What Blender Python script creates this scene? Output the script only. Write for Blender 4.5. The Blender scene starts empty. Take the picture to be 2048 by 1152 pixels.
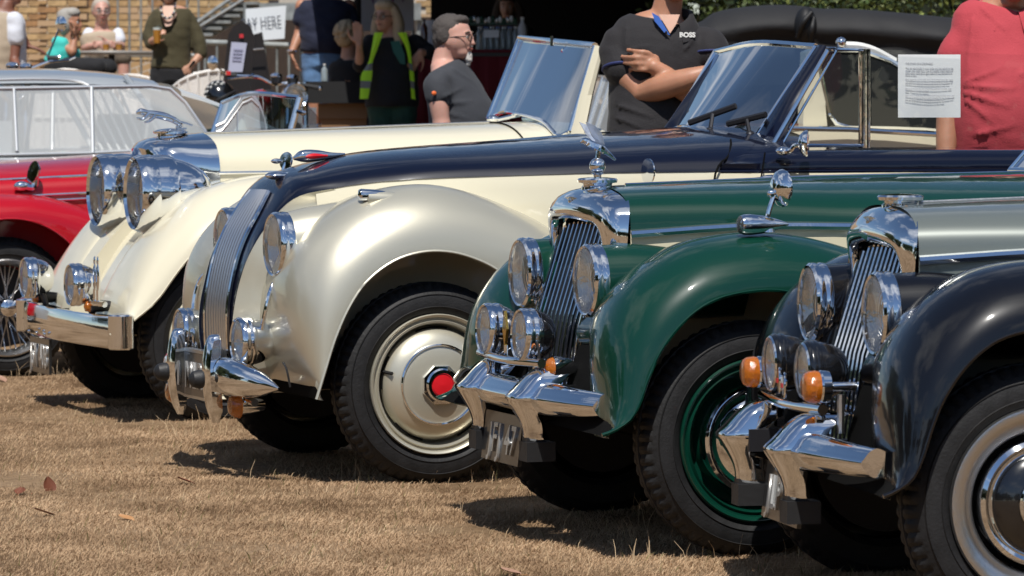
import bpy, bmesh, random
import numpy as np
from math import *
from mathutils import Vector, Matrix, noise
SC = bpy.context.scene
COL = SC.collection
random.seed(7)
# ------------------------------------------------------------------ camera
YAW = radians(21); PITCH = atan(338 / 8000); FPX = 8000.0
CAMZ = 1.27
cam_d = bpy.data.cameras.new("camera"); cam = bpy.data.objects.new("camera", cam_d); COL.objects.link(cam)
cam.location = (0, 0, CAMZ); cam.rotation_euler = (pi / 2 - PITCH, 0, -YAW)
cam_d.sensor_width = 36; cam_d.lens = 36 * FPX / 2048; cam_d.clip_start = 0.5; cam_d.clip_end = 2000
cam_d.dof.use_dof = True; cam_d.dof.focus_distance = 12.6; cam_d.dof.aperture_fstop = 11
SC.camera = cam
# ------------------------------------------------------------------ light
SUN_EL = radians(60); SUN_AZ_V = Vector((-0.30, -0.62, 0)).normalized()
SC.view_settings.view_transform = 'Standard'; SC.view_settings.look = 'None'
SC.view_settings.gamma = 1; SC.view_settings.use_curve_mapping = False
SC.view_settings.exposure = 0.22
SC.cycles.max_bounces = 10; SC.cycles.transparent_max_bounces = 16
sd = bpy.data.lights.new("sun", 'SUN'); sd.energy = 4.4; sd.angle = radians(0.53); sd.color = (1, .96, .9)
so = bpy.data.objects.new("sun", sd); COL.objects.link(so)
SUN = Vector((SUN_AZ_V.x * cos(SUN_EL), SUN_AZ_V.y * cos(SUN_EL), sin(SUN_EL)))
so.rotation_euler = SUN.to_track_quat('Z', 'Y').to_euler(); so.location = (0, 0, 30)
W = bpy.data.worlds.new("World"); SC.world = W; W.use_nodes = True
nt = W.node_tree; nt.nodes.clear(); N = nt.nodes.new; L = nt.links.new
sky = N('ShaderNodeTexSky'); sky.sky_type = 'NISHITA'; sky.sun_disc = False
sky.sun_elevation = SUN_EL; sky.sun_rotation = atan2(SUN_AZ_V.x, SUN_AZ_V.y); sky.ozone_density = 3.5; sky.air_density = 1.0; sky.dust_density = 0.05
tc = N('ShaderNodeTexCoord'); sep = N('ShaderNodeSeparateXYZ'); L(tc.outputs['Generated'], sep.inputs[0])
# clouds laid out on a flat layer: direction / height
mx = N('ShaderNodeMath'); mx.operation = 'MAXIMUM'; L(sep.outputs['Z'], mx.inputs[0]); mx.inputs[1].default_value = 0.06
ad = N('ShaderNodeMath'); ad.operation = 'ADD'; L(mx.outputs[0], ad.inputs[0]); ad.inputs[1].default_value = 0.12
cmb = N('ShaderNodeCombineXYZ')
for i, ax in enumerate('XY'):
    dv = N('ShaderNodeMath'); dv.operation = 'DIVIDE'; L(sep.outputs[ax], dv.inputs[0]); L(ad.outputs[0], dv.inputs[1]); L(dv.outputs[0], cmb.inputs[i])
nz = N('ShaderNodeTexNoise'); nz.inputs['Scale'].default_value = 1.1; nz.inputs['Detail'].default_value = 8; nz.inputs['Roughness'].default_value = .58
L(cmb.outputs[0], nz.inputs['Vector'])
cr_ = N('ShaderNodeValToRGB'); cr_.color_ramp.elements[0].position = .50; cr_.color_ramp.elements[1].position = .68
L(nz.outputs['Fac'], cr_.inputs[0])
mixc = N('ShaderNodeMixRGB'); L(cr_.outputs[0], mixc.inputs[0]); L(sky.outputs[0], mixc.inputs[1]); mixc.inputs[2].default_value = (9.5, 9.8, 10.4, 1)
bg = N('ShaderNodeBackground'); bg.inputs['Strength'].default_value = 0.070; L(mixc.outputs[0], bg.inputs[0])
wo = N('ShaderNodeOutputWorld'); L(bg.outputs[0], wo.inputs[0])
# ------------------------------------------------------------------ geometry helpers
FW = Vector((sin(YAW) * cos(PITCH), cos(YAW) * cos(PITCH), -sin(PITCH))); RT = Vector((cos(YAW), -sin(YAW), 0)); UP = RT.cross(FW)
CAM = Vector((0, 0, CAMZ))
def ray(px, py): return FW * FPX + RT * (px - 1024) - UP * (py - 576)
def P(px, py, Y): d = ray(px, py); return CAM + d * (Y / d.y)          # point of the vertical plane y = Y
def PX(px, py, X): d = ray(px, py); return CAM + d * (X / d.x)
def PZ(px, py, z=0): d = ray(px, py); return CAM + d * ((z - CAMZ) / d.z)
def B(px, py, Z): return CAM + ray(px, py) * (Z / FPX)                 # point at depth Z
def V(*a): return Vector(a)
def crs(pts, n):
    p = np.array([tuple(q) for q in pts], float)
    if len(p) == n and False: return p
    d = np.linalg.norm(np.diff(p, axis=0), axis=1); d[d < 1e-6] = 1e-6
    t = np.concatenate([[0], np.cumsum(d)]); m = np.zeros_like(p)
    if len(p) == 2: m[:] = (p[1] - p[0]) / t[1]
    else:
        m[1:-1] = (p[2:] - p[:-2]) / (t[2:] - t[:-2])[:, None]
        m[0] = (p[1] - p[0]) / (t[1] - t[0]); m[-1] = (p[-1] - p[-2]) / (t[-1] - t[-2])
    out = []
    for u in np.linspace(0, t[-1], n):
        i = min(max(int(np.searchsorted(t, u, 'right')) - 1, 0), len(p) - 2)
        h = t[i + 1] - t[i]; s = (u - t[i]) / h; s2 = s * s; s3 = s2 * s
        out.append((2 * s3 - 3 * s2 + 1) * p[i] + (s3 - 2 * s2 + s) * h * m[i] + (-2 * s3 + 3 * s2) * p[i + 1] + (s3 - s2) * h * m[i + 1])
    return np.array(out)
class MB:
    def __init__(s): s.v = []; s.f = []; s.e = None
    def add(s, vs, fs):
        o = len(s.v); s.v += [tuple(v) for v in vs]; s.f += [tuple(i + o for i in f) for f in fs]; return s
    def grid(s, rows, cu=False, cv=False):
        nr = len(rows); nc = len(rows[0]); vs = [tuple(p) for r in rows for p in r]; fs = []
        for i in range(nr if cv else nr - 1):
            for j in range(nc if cu else nc - 1):
                a = i * nc + j; b = i * nc + (j + 1) % nc; c = ((i + 1) % nr) * nc + (j + 1) % nc; d = ((i + 1) % nr) * nc + j
                fs.append((a, b, c, d))
        return s.add(vs, fs)
    def box(s, c, sz, M=None):
        x, y, z = sz[0] / 2, sz[1] / 2, sz[2] / 2
        vs = [V(i * x, j * y, k * z) for i in (-1, 1) for j in (-1, 1) for k in (-1, 1)]
        if M is not None: vs = [M @ v for v in vs]
        vs = [v + V(*c) for v in vs]
        return s.add(vs, [(0, 1, 3, 2), (4, 6, 7, 5), (0, 4, 5, 1), (2, 3, 7, 6), (0, 2, 6, 4), (1, 5, 7, 3)])
    def tube(s, pts, r, seg=10, n=None, caps=True, flat=None):
        if n: 
            if hasattr(r, '__len__'):
                q = crs([(*tuple(p), rr * 1.0) for p, rr in zip(pts, r)], n); r = [max(.0005, a[3]) for a in q]; pts = [V(*a[:3]) for a in q]
            else: pts = [V(*a) for a in crs(pts, n)]
        pts = [V(*p) for p in pts]
        if not hasattr(r, '__len__'): r = [r] * len(pts)
        rows = []; prev = None
        for i, p in enumerate(pts):
            t = (pts[min(i + 1, len(pts) - 1)] - pts[max(i - 1, 0)]).normalized()
            if prev is None: a = t.orthogonal().normalized() if flat is None else (V(*flat) - t * t.dot(V(*flat))).normalized()
            else: a = (prev - t * prev.dot(t)).normalized()
            prev = a; b = t.cross(a)
            k = r[i] if hasattr(r[i], '__len__') else (r[i], r[i])
            rows.append([p + a * k[0] * cos(2 * pi * j / seg) + b * k[1] * sin(2 * pi * j / seg) for j in range(seg)])
        o = len(s.v); s.grid(rows, cu=True)
        if caps:
            s.f.append(tuple(o + j for j in range(seg))[::-1]); k = o + (len(pts) - 1) * seg; s.f.append(tuple(k + j for j in range(seg)))
        return s
    def lathe(s, prof, c, axis, seg=40, ref=None, a0=0, a1=2 * pi):
        ax = V(*axis).normalized(); a = (V(0, 0, 1) if ref is None else V(*ref)); a = (a - ax * a.dot(ax))
        a = a.normalized() if a.length > 1e-4 else ax.orthogonal().normalized(); b = ax.cross(a); full = abs(a1 - a0 - 2 * pi) < 1e-6
        rows = []
        for r, h in prof:
            rows.append([V(*c) + ax * h + (a * cos(a0 + (a1 - a0) * j / seg) + b * sin(a0 + (a1 - a0) * j / seg)) * max(r, 1e-5) for j in range(seg if full else seg + 1)])
        return s.grid(rows, cu=full)
    def ell(s, c, r, seg=16, rings=10, M=None):
        rows = []
        for i in range(rings + 1):
            th = pi * i / rings; th = min(max(th, .02), pi - .02)
            row = []
            for j in range(seg):
                ph = 2 * pi * j / seg; v = V(r[0] * sin(th) * cos(ph), r[1] * sin(th) * sin(ph), r[2] * cos(th))
                if M is not None: v = M @ v
                row.append(v + V(*c))
            rows.append(row)
        return s.grid(rows, cu=True)
    def prism(s, poly, off):
        off = V(*off); n = len(poly); vs = [V(*p) for p in poly] + [V(*p) + off for p in poly]
        fs = [tuple(range(n)), tuple(range(2 * n - 1, n - 1, -1))] + [(i, i + n, (i + 1) % n + n, (i + 1) % n) for i in range(n)]
        return s.add(vs, fs)
    def mirror(s, Yc):
        m = MB(); m.v = [(x, 2 * Yc - y, z) for x, y, z in s.v]; m.f = [f[::-1] for f in s.f]; return m
    def both(s, Yc):
        m = s.mirror(Yc); s.add(m.v, m.f); return s
TOP = {}
def base_of(p): return TOP[p.name]
def tag(o, label=None, cat=None, group=None, kind=None):
    for k, v in (('label', label), ('category', cat), ('group', group), ('kind', kind)):
        if v: o[k] = v
    return o
def thing(name, label, cat, loc, group=None):
    o = bpy.data.objects.new(name, None); COL.objects.link(o); o.location = loc; o.empty_display_size = .1
    TOP[o.name] = V(*loc); return tag(o, label, cat, group)
def obj(name, mb, m, parent=None, sharp=35, loc=None, label=None):
    """one mesh object; parts store their vertices relative to the base of their thing"""
    b = V(0, 0, 0) if parent is None else base_of(parent)
    if parent is None and loc is not None: b = V(*loc)
    me = bpy.data.meshes.new(name)
    if isinstance(mb, MB):
        me.from_pydata([(v[0] - b[0], v[1] - b[1], v[2] - b[2]) for v in mb.v], [], mb.f)
    else: me = mb
    bm = bmesh.new(); bm.from_mesh(me); bmesh.ops.recalc_face_normals(bm, faces=bm.faces) if len(bm.faces) < 60000 else None
    lim = radians(sharp)
    for e in bm.edges:
        if len(e.link_faces) == 2 and e.calc_face_angle(0) > lim: e.smooth = False
    for f in bm.faces: f.smooth = sharp > 0
    bm.to_mesh(me); bm.free()
    if m is not None: me.materials.append(m)
    o = bpy.data.objects.new(name, me); COL.objects.link(o)
    if parent is not None: o.parent = parent
    else: o.location = b
    TOP[o.name] = b
    if label: o['label'] = label
    return o
def inst(src, parent=None, M=None, name=None):
    c = src.copy(); COL.objects.link(c); c.parent = parent if parent is not None else src.parent
    if M is not None: c.matrix_local = M
    TOP[c.name] = TOP[src.name]; return c
def sheet(rows, th, n=None):
    """grid with real thickness th (Vector offset)"""
    m = MB(); m.grid(rows); b = [[V(*p) + V(*th) for p in r] for r in rows]; m.grid(b)
    edge = [rows[0][j] for j in range(len(rows[0]))]; return m
def text(name, s, size, m, parent, origin, xdir, ydir, ext=.004, bold=0.0, sx=1.0, align='LEFT'):
    cu = bpy.data.curves.new(name, 'FONT'); cu.body = s; cu.size = size; cu.extrude = ext; cu.offset = bold; cu.align_x = align
    cu.resolution_u = 3; cu.space_character = 1.14 if name == 'plate_characters' else 1
    o = bpy.data.objects.new(name, cu); COL.objects.link(o)
    me = bpy.data.meshes.new_from_object(o.evaluated_get(bpy.context.evaluated_depsgraph_get())); bpy.data.objects.remove(o)
    x = V(*xdir).normalized(); y = V(*ydir); y = (y - x * y.dot(x)).normalized(); z = x.cross(y)
    b = base_of(parent); O = V(*origin) - b
    for v in me.vertices: c = v.co.copy(); v.co = O + x * c.x * sx + y * c.y + z * c.z
    me.materials.clear(); me.materials.append(m); me.name = name
    o = bpy.data.objects.new(name, me); COL.objects.link(o); o.parent = parent; TOP[o.name] = b
    return o
# ------------------------------------------------------------------ materials
MATS = {}
def mat(name, col, rough=.5, metal=0, coat=0, var=0, vscale=8, bump=0, bscale=40, spec=.5, trans=0, emis=None, stretch=None, coatr=.03, col2=None, sheen=0, sss=0):
    if name in MATS: return MATS[name]
    m = bpy.data.materials.new(name); m.use_nodes = True; n = m.node_tree; b = n.nodes['Principled BSDF']
    b.inputs['Base Color'].default_value = (*col, 1); b.inputs['Roughness'].default_value = rough; b.inputs['Metallic'].default_value = metal
    b.inputs['Coat Weight'].default_value = coat; b.inputs['Coat Roughness'].default_value = coatr; b.inputs['Specular IOR Level'].default_value = spec
    if trans: b.inputs['Transmission Weight'].default_value = trans
    if sheen: b.inputs['Sheen Weight'].default_value = sheen * .3
    if sss: b.inputs['Subsurface Weight'].default_value = sss; b.inputs['Subsurface Scale'].default_value = .02
    t = n.nodes.new('ShaderNodeTexCoord'); src = t.outputs['Object']
    if stretch:
        mp = n.nodes.new('ShaderNodeMapping'); mp.inputs['Scale'].default_value = stretch; n.links.new(src, mp.inputs[0]); src = mp.outputs[0]
    if var:
        z = n.nodes.new('ShaderNodeTexNoise'); z.inputs['Scale'].default_value = vscale; z.inputs['Detail'].default_value = 5; n.links.new(src, z.inputs['Vector'])
        r = n.nodes.new('ShaderNodeValToRGB'); r.color_ramp.elements[0].position = .3; r.color_ramp.elements[1].position = .7
        c2 = col2 or tuple(c * (1 - var) for c in col); r.color_ramp.elements[0].color = (*c2, 1); r.color_ramp.elements[1].color = (*tuple(min(1, c * (1 + (var * .5 if not col2 else 0))) for c in col), 1)
        n.links.new(z.outputs['Fac'], r.inputs[0]); n.links.new(r.outputs[0], b.inputs['Base Color'])
    if bump:
        z = n.nodes.new('ShaderNodeTexNoise'); z.inputs['Scale'].default_value = bscale; z.inputs['Detail'].default_value = 4; n.links.new(src, z.inputs['Vector'])
        q = n.nodes.new('ShaderNodeBump'); q.inputs['Strength'].default_value = min(1, bump); q.inputs['Distance'].default_value = .01 * max(1, bump)
        n.links.new(z.outputs['Fac'], q.inputs['Height']); n.links.new(q.outputs[0], b.inputs['Normal'])
    MATS[name] = m; return m
def paint(name, col, metal=0, rough=.35, coat=1, flake=0, bumpn=.012):
    if name in MATS: return MATS[name]
    m = mat(name, col, rough, metal, coat, coatr=.025, spec=.5 if metal else .12); n = m.node_tree; b = n.nodes['Principled BSDF']
    t = n.nodes.new('ShaderNodeTexCoord')
    z = n.nodes.new('ShaderNodeTexNoise'); z.inputs['Scale'].default_value = 5; z.inputs['Detail'].default_value = 3; n.links.new(t.outputs['Object'], z.inputs[0])
    q = n.nodes.new('ShaderNodeBump'); q.inputs['Strength'].default_value = .25; q.inputs['Distance'].default_value = bumpn; n.links.new(z.outputs['Fac'], q.inputs['Height']); n.links.new(q.outputs[0], b.inputs['Coat Normal'])
    # thin dust film
    z2 = n.nodes.new('ShaderNodeTexNoise'); z2.inputs['Scale'].default_value = 9; z2.inputs['Detail'].default_value = 8; n.links.new(t.outputs['Object'], z2.inputs[0])
    r2 = n.nodes.new('ShaderNodeMapRange'); r2.inputs[1].default_value = .35; r2.inputs[2].default_value = .75; r2.inputs[3].default_value = .015; r2.inputs[4].default_value = .11
    n.links.new(z2.outputs['Fac'], r2.inputs[0]); n.links.new(r2.outputs[0], b.inputs['Coat Roughness'])
    return m
CHROME = mat('chrome', (.83, .85, .88), .05, 1, bump=.03, bscale=30)
SATIN = mat('satin_steel', (.6, .6, .6), .3, 1, bump=.1, bscale=80)
DARKM = mat('dark_metal', (.03, .03, .035), .45, .6)
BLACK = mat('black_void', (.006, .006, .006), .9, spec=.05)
RUBBER = mat('tyre_rubber', (.014, .014, .015), .62, var=.4, vscale=25, bump=.15, bscale=120, spec=.35)
BRUB = mat('black_rubber', (.012, .012, .013), .55, bump=.1, bscale=60)
AMBER = mat('amber_plastic', (.80, .22, .01), .12, coat=1, bump=.5, bscale=70, trans=.55)
GOLD = mat('brass_enamel', (.7, .45, .1), .25, 1)
WHITEP = mat('white_enamel', (.75, .75, .72), .4)
def glass(name, tint=(1, 1, 1), refl=1.0, rough=.0, ribs=0, alpha=.0, acol=(.5, .5, .5), rs=150):
    if name in MATS: return MATS[name]
    m = bpy.data.materials.new(name); m.use_nodes = True; n = m.node_tree; n.nodes.clear()
    o = n.nodes.new('ShaderNodeOutputMaterial'); tr = n.nodes.new('ShaderNodeBsdfTransparent'); tr.inputs[0].default_value = (*tint, 1)
    gl = n.nodes.new('ShaderNodeBsdfGlossy'); gl.inputs['Roughness'].default_value = rough
    fr = n.nodes.new('ShaderNodeLayerWeight'); fr.inputs[0].default_value = .5
    pw = n.nodes.new('ShaderNodeMath'); pw.operation = 'POWER'; pw.inputs[1].default_value = 4; n.links.new(fr.outputs['Facing'], pw.inputs[0])
    m0 = n.nodes.new('ShaderNodeMath'); m0.operation = 'MULTIPLY_ADD'; m0.inputs[1].default_value = .9; m0.inputs[2].default_value = .05; n.links.new(pw.outputs[0], m0.inputs[0])
    mu = n.nodes.new('ShaderNodeMath'); mu.operation = 'MULTIPLY'; mu.use_clamp = True; mu.inputs[1].default_value = refl; n.links.new(m0.outputs[0], mu.inputs[0])
    mi = n.nodes.new('ShaderNodeMixShader'); n.links.new(mu.outputs[0], mi.inputs[0]); n.links.new(tr.outputs[0], mi.inputs[1]); n.links.new(gl.outputs[0], mi.inputs[2])
    out = mi.outputs[0]
    if alpha:
        df = n.nodes.new('ShaderNodeBsdfDiffuse'); df.inputs[0].default_value = (*acol, 1)
        m2 = n.nodes.new('ShaderNodeMixShader'); m2.inputs[0].default_value = alpha; n.links.new(out, m2.inputs[1]); n.links.new(df.outputs[0], m2.inputs[2]); out = m2.outputs[0]
        if ribs:
            m2.inputs[0].default_value = alpha
    if ribs:
        t = n.nodes.new('ShaderNodeTexCoord'); w = n.nodes.new('ShaderNodeTexWave'); w.bands_direction = 'Y'; w.inputs['Scale'].default_value = rs; w.inputs['Distortion'].default_value = .3
        n.links.new(t.outputs['Object'], w.inputs[0]); q = n.nodes.new('ShaderNodeBump'); q.inputs['Strength'].default_value = ribs; q.inputs['Distance'].default_value = .01; n.links.new(w.outputs['Fac'], q.inputs['Height'])
        n.links.new(q.outputs[0], gl.inputs['Normal']); n.links.new(q.outputs[0], fr.inputs['Normal'])
    n.links.new(out, o.inputs[0]); MATS[name] = m; return m
LENS = glass('ribbed_lens_glass', (.92, .92, .92), 2.2, .05, ribs=1.0, alpha=.06, acol=(.62, .6, .58), rs=38)
CLEAR = glass('clear_glass', (.9, .94, .93), 1.3)
SCREEN = glass('windscreen_glass', (.42, .58, .72), 4.6)
# ================================================================== vehicles
PLATE = mat('plate_black', (.02, .02, .02), .3, coat=.6)
PLATET = mat('plate_characters', (.55, .55, .54), .3, .7)
def lamp(root, name, c, r, depth, shell, bullet=.6, ax=(-1, 0, 0), rimw=1.0, lens=LENS, label=None, dome=.03, rim_m=None):
    c = V(*c); pr = [(.002, -depth)]
    for k in range(1, 10):
        a = k / 9 * pi / 2; pr.append((r * sin(a) ** bullet, -depth * cos(a)))
    pr += [(r * 1.0, -.004)]
    h = obj(name, MB().lathe(pr, c, ax, 40), shell, root, label=label)
    q = r
    obj('lamp_rim', MB().lathe([(q * 1.0, -.03 * rimw), (q * 1.035, -.026 * rimw), (q * 1.05, -.012 * rimw), (q * 1.03, -.005), (q * 1.03, 0), (q * 1.05, .006), (q * 1.035, .018 * rimw), (q * .97, .026 * rimw), (q * .91, .022 * rimw), (q * .9, .012)], c, ax, 48), rim_m or CHROME, h)
    obj('reflector', MB().lathe([(q * .93, .012)] + [(q * .9 * sqrt(k / 6), .008 - q * .55 * (1 - k / 6)) for k in range(6, -1, -1)], c, ax, 32), mat('reflector', (.75, .74, .70), .12, 1, bump=.5, bscale=60), h)
    obj('bulb', MB().ell(c + V(*ax) * (-q * .22), (q * .14, q * .14, q * .14), 10, 6), mat('bulb_glass', (.8, .8, .78), .15, coat=1), h)
    obj('lens', MB().lathe([(q * .93, .016)] + [(q * .93 * cos(a * pi / 12), .016 + dome * sin(a * pi / 12)) for a in range(1, 7)], c, ax, 40), lens, h)
    return h
def wheel(root, c, R, kind, P1, P2, side=-1, Wd=.16):
    c = V(*c); ax = V(0, side, 0); T = MB()
    seg = 180; prof = [(.66, -.035, 0), (.69, -.012, 0), (.715, -.002, 0), (.76, .006, 0), (.765, .009, 0), (.77, .006, 0), (.83, .006, 0), (.88, .001, 0), (.885, .004, 0), (.89, -.002, 0), (.93, -.012, 0), (.955, -.02, 1), (.985, -.03, 1), (1.0, -.045, 1), (1.0, -.062, 1), (.985, -.064, 0), (.985, -.068, 0), (1.003, -.07, 0), (1.003, -.088, 0), (.985, -.09, 0), (.985, -.094, 0), (1.0, -.096, 1), (1.0, -.115, 1), (.98, -.13, 1), (.93, -.145, 1), (.88, -.157, 0), (.72, -.157, 0), (.66, -.13, 0)]
    rows = []
    for r, h, tr in prof:
        row = []
        for j in range(seg):
            a = 2 * pi * (j + (.5 if tr and r > .99 and h < -.05 else 0)) / seg; g = .982 if (tr and j % 3 == 0) else 1
            zz = -.003 if (tr and j % 3 == 0) else 0
            row.append(c + ax * (h + zz) + V(cos(a), 0, sin(a)) * R * r * g)
        rows.append(row)
    T.grid(rows, cu=True); w = obj('wheel', T, RUBBER, root, sharp=28)
    w.name = 'wheel'
    def L_(n, pr, m, seg=72, sharp=35): return obj(n, MB().lathe([(R * r, h) for r, h in pr], c, ax, seg), m, w, sharp)
    if kind == 'disc':
        L_('rim', [(.69, -.014), (.695, .004), (.685, .01), (.665, .006), (.655, -.004), (.635, -.004), (.625, .002), (.605, .0), (.59, -.02), (.575, -.045), (.54, -.055)], P1)
        L_('wheel_slot', [(.58, -.056), (.50, -.056)], BLACK)
        L_('wheel_disc', [(.555, -.035), (.55, -.022), (.535, -.010), (.50, .004), (.45, .016), (.40, .024), (.34, .030), (.26, .036), (.18, .04), (.1, .042)], P1)
        for k in range(5):     # slots between disc and rim
            a = k * 2 * pi / 5 + .4; m = MB()
            rows = []
            for t in range(9):
                b = a + (t - 4) * .075; rows.append([c + ax * (-.019) + V(cos(b), 0, sin(b)) * R * rr for rr in (.552, .572)])
            m.grid([[p + ax * .004 for p in r] for r in rows]); obj('slot', m, BLACK, w)
        L_('chrome_band', [(.405, .0225), (.402, .03), (.39, .034), (.378, .03), (.375, .0245)], CHROME)
        m = MB(); oc = [c + ax * .036 + V(cos(a), 0, sin(a)) * R * .21 for a in [pi / 8 + k * pi / 4 for k in range(8)]]; oc2 = [c + ax * .052 + V(cos(a), 0, sin(a)) * R * .2 for a in [pi / 8 + k * pi / 4 for k in range(8)]]; oc3 = [c + ax * .055 + V(cos(a), 0, sin(a)) * R * .165 for a in [pi / 8 + k * pi / 4 for k in range(8)]]
        m.grid([oc, oc2, oc3], cu=True); obj('hub_nut', m, CHROME, w, 20)
        L_('hub_ring', [(.165, .05), (.165, .058), (.15, .063), (.118, .063), (.106, .057)], CHROME)
        L_('hub_badge', [(.108, .057), (.10, .061), (.0, .064)], mat('red_enamel', (.62, .012, .02), .3, coat=1))
        m = MB(); a = 2.9; m.tube([c + V(cos(a), 0, sin(a)) * R * .57 + ax * -.03, c + V(cos(a), 0, sin(a)) * R * .50 + ax * .02], .006, 8); obj('valve', m, BRUB, w)
    elif kind == 'green':
        L_('rim', [(.69, -.014), (.695, .002), (.68, .008), (.66, .002), (.65, -.006), (.625, -.008), (.61, -.002), (.595, -.01), (.585, -.05), (.56, -.075), (.5, -.08), (.46, -.045)], P1)
        L_('hubcap', [(.475, -.045), (.48, -.02), (.465, -.006), (.44, -.004), (.425, -.012), (.41, -.008), (.39, .012), (.33, .032), (.24, .044), (.235, .048), (.21, .05), (.2, .046), (.1, .056), (0, .06)], CHROME)
    elif kind == 'trim':
        L_('rim', [(.6, -.03), (.56, -.06), (.50, -.08), (.45, -.06)], BRUB)
        L_('trim_ring', [(.695, -.012), (.705, .004), (.695, .012), (.66, .014), (.6, .006), (.535, -.014), (.51, -.03), (.505, -.045)], SATIN)
        L_('hubcap', [(.47, -.055), (.475, -.03), (.46, -.012), (.43, -.004), (.405, -.008), (.395, -.014), (.385, -.008), (.38, -.006)], CHROME)
        L_('hub_band', [(.382, -.008), (.37, .0), (.3, .018), (.215, .028)], mat('black_gloss', (.006, .006, .007), .2, coat=1))
        L_('hub_boss', [(.215, .026), (.21, .034), (.19, .036), (.17, .028), (.15, .034), (.12, .05), (.06, .06), (0, .062)], CHROME)
    else:   # wire
        L_('rim', [(.69, -.014), (.695, .006), (.675, .012), (.655, .0), (.635, -.01), (.60, -.04), (.6, -.06), (.63, -.1)], SATIN, sharp=40)
        L_('hub', [(.17, -.12), (.16, -.06), (.12, -.02), (.11, .01), (.13, .02), (.12, .035), (.06, .05), (0, .052)], CHROME, 32)
        sp = []
        for k in range(48):
            a = 2 * pi * k / 48; inn = k % 2; off = .28 if (k // 2) % 2 else -.28
            p0 = c + V(cos(a + off), 0, sin(a + off)) * R * .13 + ax * (-.01 if inn else -.1); p1 = c + V(cos(a), 0, sin(a)) * R * .61 + ax * (-.045)
            obj('spoke', MB().tube([p0, p1], .0028, 5), SATIN, w)
    if kind != 'wire':
        obj('brake_drum', MB().lathe([(R * .6, -.1), (R * .6, -.14), (0, -.14)], c, ax, 24), DARKM, w)
        obj('wheel_back', MB().lathe([(R * .5, -.078), (R * .3, -.075), (0, -.075)], c, ax, 24), P1, w)
    else: obj('brake_drum', MB().lathe([(R * .58, -.13), (R * .58, -.14), (0, -.14)], c, ax, 24), DARKM, w)
    return w
def fender(root, lip, crown, Yo, Yk, Yi, Yc, m, k0=.12, k1=.35, n=64, far=True, bead=.006, ex=1.0, rec=0.0):
    lp = crs(lip, n); cp = crs(crown, n); rows = []
    for (lx, _, lz), (cx, _, cz) in zip(lp, cp):
        r = []
        dx, dz = cx - lx, cz - lz; d = max(1e-5, hypot(dx, dz))
        r.append((lx + dx / d * .012, Yo + .03, lz + dz / d * .012)); r.append((lx, Yo + .012, lz))
        for i in range(9):
            a = i / 8 * pi / 2; s_ = sin(a) ** ex
            r.append((lx + dx * s_, Yo + (Yk - Yo) * (1 - cos(a)) ** 1.0, lz + dz * s_))
        for i in range(1, 7):
            a = i / 6 * pi / 2; q = (1 - cos(a)) * k1
            r.append((cx - dx * q + rec * sin(a) ** 2 * min(1, max(.12, (.72 - cz) / .3)), Yk + (Yi - Yk) * sin(a), cz - dz * q))
        rows.append(r)
    M = MB().grid(rows); M.tube([V(a[0], Yo + .004, a[2]) for a in lp], bead, 6)
    f = obj('front_wing', M, m, root, sharp=60)
    ctr2 = (sum(p[0] for p in lp) / n, Yi + .135, .3); I = MB(); I.grid([[r[-1], (r[-1][0], Yi + .135, r[-1][2] - .01), ctr2] for r in rows]); I.both(Yc); obj('inner_wing', I, m, root, sharp=60)
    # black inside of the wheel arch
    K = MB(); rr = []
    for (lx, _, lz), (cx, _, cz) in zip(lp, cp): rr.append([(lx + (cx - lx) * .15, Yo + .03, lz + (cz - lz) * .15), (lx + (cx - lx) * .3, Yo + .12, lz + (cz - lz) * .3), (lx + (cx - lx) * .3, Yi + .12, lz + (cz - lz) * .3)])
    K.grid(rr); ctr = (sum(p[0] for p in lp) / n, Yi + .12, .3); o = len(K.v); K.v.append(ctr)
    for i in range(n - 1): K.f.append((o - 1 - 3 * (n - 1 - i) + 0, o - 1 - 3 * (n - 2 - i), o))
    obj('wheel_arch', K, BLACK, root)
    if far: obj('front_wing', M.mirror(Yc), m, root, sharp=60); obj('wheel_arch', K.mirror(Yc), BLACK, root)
    return f
def arc_rows(st, Yc, n=24, ex=2.5):
    """st: list of (X, w, ztop, zbot[, Xtop]) -> rows of arcs from near side over the top to the far side"""
    rows = []
    for s_ in st:
        X, w, zt, zb = s_[:4]; Xt = s_[4] if len(s_) > 4 else X; e = s_[5] if len(s_) > 5 else ex; r = []
        for i in range(n + 1):
            a = (i / n - .5) * pi; sy = copysign(abs(sin(a)) ** (2 / e), sin(a)); cz = abs(cos(a)) ** (2 / e) if i not in (0, n) else 0
            r.append((X + (Xt - X) * cz, Yc + w * sy, zb + (zt - zb) * cz))
        rows.append(r)
    return rows
def smooth_rows(rows, m):
    cols = [crs([r[j] for r in rows], m) for j in range(len(rows[0]))]
    return [[tuple(c[i]) for c in cols] for i in range(m)]
def plate(root, s_, c, w, h, ty, ysc=1.0, tilt=0.0, size=None, label=None, off=0.0):
    """flat plate facing -x"""
    c = V(*c); M = Matrix.Rotation(tilt, 3, 'Y'); p = obj('number_plate', MB().box(c, (.012, w, h), M), PLATE, root, label=label)
    size = size or h * .85
    t = text('plate_characters', s_, size, ty, p, c + M @ V(-.009, w / 2 - .02 - off, -size * .36), (0, -1, 0), M @ V(0, 0, 1), .003, .001, ysc)
    return p
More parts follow.
